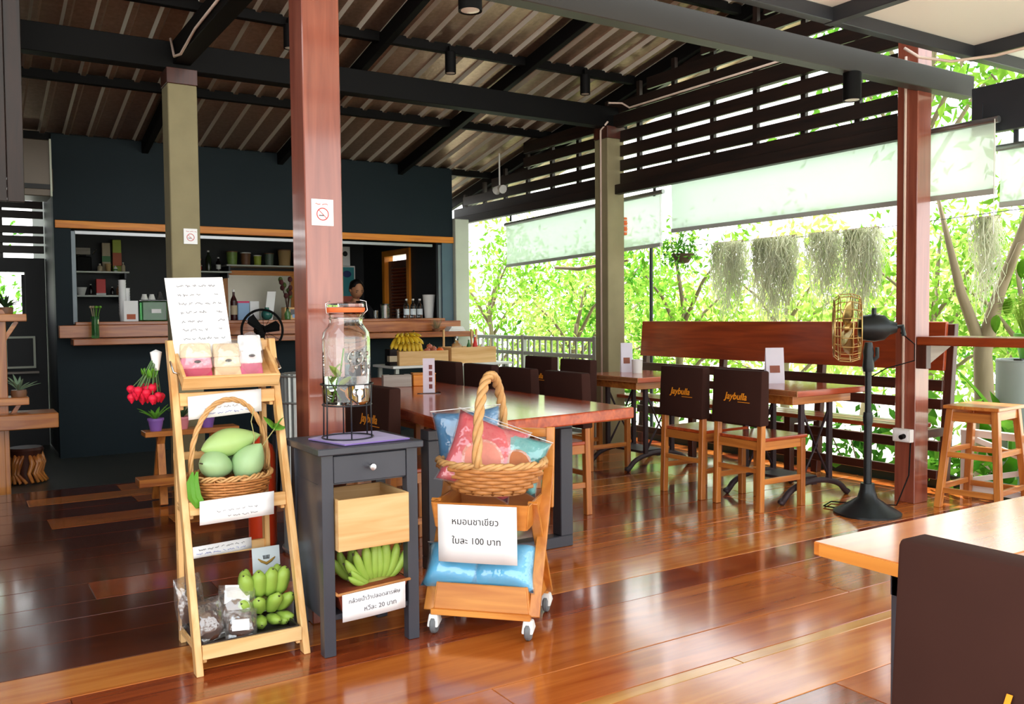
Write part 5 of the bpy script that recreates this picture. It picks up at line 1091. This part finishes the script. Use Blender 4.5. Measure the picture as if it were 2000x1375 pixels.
# ================================================================ garden
import numpy as np
LM = [leafmat('leaf_bright', '#5a9228', '#a4cc52'), leafmat('leaf_mid', '#3c7822', '#82b640'), leafmat('leaf_yellow', '#88ac44', '#cce080'), leafmat('leaf_deep', '#2c5c1e', '#5c9432')]
def leaves(name, m, parent, blobs, n, size, seed, narrow=.42, droop=.5):
    # blobs: (x, y, z, rx, ry, rz); small folded leaves hung on short twigs around each blob
    q = np.random.default_rng(seed); w_ = np.array([b[3]*b[4]*b[5] for b in blobs])**.66; w_ /= w_.sum(); k = q.choice(len(blobs), n, p=w_); B = np.array(blobs)[k]
    tw = q.integers(0, max(2, n//14), n)                                  # leaves gather on twigs
    d = np.random.default_rng(seed+1).normal(size=(n, 3)); d = d[tw % n]; d /= np.linalg.norm(d, axis=1)[:, None]
    rad = (np.random.default_rng(seed+2).random(n)**.45)[tw % n]
    kk = k[tw % n]; B = np.array(blobs)[kk]
    p = B[:, :3]+d*rad[:, None]*B[:, 3:]+q.normal(size=(n, 3))*size*1.3
    s = size*q.uniform(.6, 1.3, n); u = q.normal(size=(n, 3)); u[:, 2] -= droop; u /= np.linalg.norm(u, axis=1)[:, None]
    v = np.cross(u, q.normal(size=(n, 3))); v /= np.linalg.norm(v, axis=1)[:, None]; nn = np.cross(u, v)
    a = p; b = p+u*(s*.5)[:, None]+v*(s*narrow*.5)[:, None]+nn*(s*.1)[:, None]; c = p+u*s[:, None]-nn*(s*.05)[:, None]; e = p+u*(s*.5)[:, None]-v*(s*narrow*.5)[:, None]+nn*(s*.1)[:, None]
    V_ = np.stack([a, b, c, e], 1).reshape(-1, 3); i = np.arange(n)*4
    F = np.stack([np.stack([i, i+1, i+2], 1), np.stack([i, i+2, i+3], 1)], 1).reshape(-1, 3)
    me = bpy.data.meshes.new(name); me.vertices.add(len(V_)); me.vertices.foreach_set('co', V_.astype(np.float32).ravel()); me.loops.add(F.size); me.loops.foreach_set('vertex_index', F.astype(np.int32).ravel())
    me.polygons.add(len(F)); me.polygons.foreach_set('loop_start', (np.arange(len(F))*3).astype(np.int32)); me.update(calc_edges=True); me.materials.append(m)
    o = bpy.data.objects.new(name, me); COL.objects.link(o); o.parent = parent; o['kind'] = 'stuff'
    return o
def tree(lab, x, y, h, rx, mi, n, size, seed, z0=-.6, low=.35, name='garden_tree', group='garden trees'):
    o = thing(name, lab, 'tree', (x, y, z0), group=group); q = random.Random(seed); g = G(); blobs = []
    lean = (q.uniform(-.25, .25), q.uniform(-.25, .25)); top = (lean[0], lean[1], h*.75)
    g.tube([(0, 0, 0), (lean[0]*.4, lean[1]*.5, h*.3), (lean[0], lean[1], h*.75)], [.075, .055, .02], 8)
    for k in range(9):
        a = k*2.4+q.random(); t = low+(1-low)*k/9; r_ = rx*(1-.45*abs(t-.6)); e = (lean[0]+r_*math.cos(a)*.75, lean[1]+r_*math.sin(a)*.75, h*t+.25); s_ = (lean[0]*t, lean[1]*t, h*t*.75)
        g.tube([s_, ((s_[0]+e[0])/2, (s_[1]+e[1])/2, (s_[2]+e[2])/2+.1), e], [.03, .02, .008], 5); blobs.append((*e, rx*.55, rx*.55, h*.16))
    g.out('trunk', TRUNK, o, smooth=2); leaves('foliage', LM[mi], o, blobs, n, size, seed)
    return o
T_ = [('leafy garden tree behind the far railing, leftmost', 7.2, 11.8, 2.9, 1.0, 0, 1900, .12), ('bright shrub tree seen below the far blind', 7.0, 9.7, 2.3, .9, 2, 2000, .1), ('dense green tree left of the concrete column', 8.6, 10.6, 2.7, 1.1, 1, 2100, .12),
      ('slender green tree right of the concrete column', 7.0, 7.7, 2.7, .7, 0, 1500, .1), ('yellow green tree behind the hanging moss', 8.4, 7.2, 2.7, 1.0, 2, 1900, .12), ('fine leaved tree behind the middle of the bench', 8.9, 5.8, 2.8, 1.0, 0, 1900, .11),
      ('bright tree behind the fan', 8.8, 4.5, 2.5, .9, 2, 1600, .11), ('broad green tree beyond the bar at the right', 11.2, 4.7, 2.7, 1.3, 1, 2000, .14), ('low fine leaved tree at the right edge', 9.4, 3.1, 2.1, 1.0, 2, 1900, .11),
      ('tall overhanging tree above the right blind', 7.9, 3.7, 4.8, 1.0, 0, 1300, .15), ('tall tree behind the gable louvres', 8.4, 5.6, 5.6, 1.2, 1, 1400, .15), ('distant bright tree beyond the moss', 13, 9.5, 2.8, 1.6, 2, 1800, .17), ('distant tree beyond the far railing', 12, 15, 3.0, 1.8, 0, 1900, .17), ('distant tree at the right horizon', 15, 6.5, 2.6, 1.8, 3, 1800, .18)]
for i, (lab, x, y, h, rx, mi, n, s_) in enumerate(T_): tree(lab, x, y, h, rx, mi, n, s_, 100+i, low=.3 if h < 4.6 else .7)
# bare forked trunk beyond the bar
ft_ = thing('forked_tree', 'bare forked tree trunk with a few large leaves beyond the bar', 'tree', (7.45, 4.25, -.6))
G().tube([(0, 0, 0), (.03, 0, .8), (.0, .02, 1.5), (.1, -.06, 2.0), (.25, -.2, 2.6), (.45, -.4, 3.6)], [.1, .085, .075, .05, .04, .02], 9).tube([(.0, .02, 1.5), (-.1, .16, 2.0), (-.22, .3, 2.8)], [.055, .04, .015], 8).tube([(.1, -.06, 2.0), (.14, -.2, 2.4), (.3, -.35, 2.5)], [.03, .02, .01], 7).out('trunk', TRUNK, ft_, smooth=2)
rq = random.Random(11)
for k in range(26):
    t = rq.random(); l = sheet(leafpoly(.13+.05*rq.random(), .045, .3), .001, 'leaf', LM[0], ft_); l.location = (.1+.45*t+rq.uniform(-.2, .25), -.1-.45*t+rq.uniform(-.35, .2), 1.9+1.5*t+rq.uniform(-.3, .3)); l.rotation_euler = (rq.uniform(-2.4, -.6), rq.uniform(-.5, .5), rq.uniform(0, 6.28))
# shrubs under the bench and by the stool
for i, (x, y, h, r_, lab) in enumerate([(6.35, 5.7, .75, .45, 'low broad leaved shrub under the left half of the bench'), (6.4, 4.5, .85, .5, 'low broad leaved shrub showing through the bench slats'), (6.15, 3.75, .7, .32, 'leafy shrub at the foot of the reddish column'), (6.5, 2.7, .7, .6, 'dense shrub behind the low white railing'), (6.6, 1.6, .8, .6, 'dense shrub at the right edge behind the railing'), (6.5, 8.3, .9, .6, 'dark shrub behind the far railing')]):
    o = thing('garden_shrub', lab, 'shrub', (x, y, -.6), group='shrubs at the deck edge'); g = G()
    for k in range(6): a = k*1.05; g.tube([(0, 0, 0), (r_*.5*math.cos(a), r_*.5*math.sin(a), h*.6), (r_*.8*math.cos(a), r_*.8*math.sin(a), h)], [.015, .01, .004], 5)
    g.out('stems', TRUNK, o); leaves('foliage', LM[[3, 3, 1, 3, 1, 3][i]], o, [(0, 0, h*.7, r_, r_, h*.5), (0, 0, h*1.0, r_*.8, r_*.8, h*.35)], [200, 220, 300, 480, 480, 420][i], .13, 300+i, .55)
# banana-like broad leaves near the bar
o = thing('broad_leaf_plant', 'plant with long glossy upright leaves behind the bar stool', 'plant', (6.5, 3.5, -.6))
for k in range(9): l = sheet(leafpoly(.55+.2*(k % 3)/2, .07, .25, 8), .002, 'leaf', LM[1], o); l.location = (.1*math.cos(k*2.4), .1*math.sin(k*2.4), .35+.06*k); l.rotation_euler = (1.1-.1*(k % 4), 0, k*2.4)
G().tube([(0, 0, 0), (0, 0, .9)], .03, 7).out('stem', LEAFG, o)
# concrete pipe with pot
o = thing('concrete_pipe', 'upright grey concrete pipe in the garden at the right edge', 'pipe', (7.0, 3.68, -.6)); G().lathe([(.2, 0), (.2, 1.47), (.17, 1.47), (.17, 1.3), (0, 1.3)], 32).out('pipe_wall', mat('grey_concrete', '#9aa2a2', .85, 0, .12, 5, .2), o, smooth=True); G().ring((0, 0, 1.46), .19, .014, 32, 6).out('lip', MATS['grey_concrete'], o, smooth=2)
o = thing('potted_grass', 'bright green pot of feathery grass on the concrete pipe', 'plant', (7.0, 3.63, .87)); G().lathe([(0, .0), (.08, 0), (.115, .17), (.125, .17), (.125, .2), (.1, .2), (0, .17)], 20).out('pot', mat('green_pot', '#5fa83c', .45), o, smooth=True)
G().box(-.2, .2, -.03, .03, -.0, .012).out('support', DARKSTEEL, o)
g = G(); rq = random.Random(9)
for k in range(320):
    a = rq.uniform(0, 6.28); r_ = rq.uniform(.02, .28); h = rq.uniform(.15, .34); g.tube([(.06*math.cos(a), .06*math.sin(a), .17), (r_*.5*math.cos(a), r_*.5*math.sin(a), .17+h), (r_*math.cos(a), r_*math.sin(a), .17+h*.9)], [.003, .0025, .001], 3)
q = g.out('grass_blades', LM[2], o); q['kind'] = 'stuff'
# hanging moss on a wire
wy = thing('hanging_wire', 'thin wire stretched outside the bench carrying the moss', 'wire', (6.3, 3.0, 1.9)); G().tube([(0, 0, .06), (0, 2, .0), (0, 4.2, .04)], .003, 5).out('cable', DARKSTEEL, wy, smooth=2)
for yy in (0, 4.2): G().tube([(0, yy, -2.5), (0, yy, .1)], .02, 6).out('post', DARKSTEEL, wy)
MOSS = leafmat('grey_moss', '#c4c8ac', '#eceedd')
def moss(lab, y, w_, L, n, seed, x=6.3):
    o = thing('spanish_moss', lab, 'moss', (x, y, 1.9), group='hanging moss'); q = np.random.default_rng(seed); g = G()
    for i in range(n):
        yy = q.uniform(-w_/2, w_/2); xx = q.normal()*.035; l = L*q.uniform(.25, 1)*(1-.35*abs(yy)/(w_/2)); pts = []; px, py = xx, yy; ph = q.uniform(0, 6.28)
        for j in range(7):
            pts.append((px+.012*math.sin(j*1.9+ph), py+.016*math.cos(j*2.3+ph)+.01*q.normal(), .02-l*j/6)); px += q.normal()*.012; py += q.normal()*.016
        g.tube(pts, .0028, 3)
    s_ = g.out('strands', MOSS, o); s_['kind'] = 'stuff'
    G().tube([(0, -w_/2, .02), (0, w_/2, .02)], .012, 6).out('hanger', TRUNK, o)
moss('grey hanging moss, first clump from the concrete column', 6.1, .38, .8, 300, 1); moss('widest grey hanging moss clump, second from the concrete column', 5.53, .48, .9, 430, 2); moss('narrow grey hanging moss clump, third from the concrete column', 5.0, .29, .72, 240, 3); moss('grey hanging moss clump nearest the fan', 4.63, .32, .85, 300, 4); moss('grey hanging moss just right of the reddish column', 3.62, .16, .8, 140, 5, 6.36)
o = thing('hanging_basket', 'hanging basket plant by the first moss clump', 'plant', (6.3, 6.72, 1.75)); G().lathe([(0, 0), (.06, .01), (.11, .09), (.11, .1), (0, .1)], 16).out('pot', mat('dark_coir', '#4a3a2a', .9), o, smooth=True); leaves('foliage', LM[3], o, [(0, 0, .12, .16, .2, .08)], 260, .06, 77)
for a in (0, 2.1, 4.2): G().tube([(.1*math.cos(a), .1*math.sin(a), .1), (0, 0, .42)], .002, 4).out('hanger', DARKSTEEL, o)
# far hedge row
for i, (x, y) in enumerate([(17, 20), (20, 14), (22, 9), (24, 4)]):
    tree(['far pale tree line, leftmost clump', 'far pale tree line, second clump', 'far pale tree line, third clump', 'far pale tree line, clump at right'][i], x, y, 2.2, 3.0, 2, 1500, .3, 500+i, low=.15, name='distant_tree', group='far tree line')
# corridor window greenery
tree('green tree outside the corridor window', -.2, 13.6, 3.2, 1.3, 1, 2500, .12, 700, low=.2)
# long twig hanging on the far blind side
tag(G().tube([(6.4, 9.1, 1.83), (6.4, 8.6, 1.79), (6.4, 8.1, 1.82), (6.4, 7.7, 1.84)], [.02, .025, .02, .012], 7).out('driftwood', TRUNK, smooth=2), 'grey driftwood branch hung outside below the far blind', 'branch')
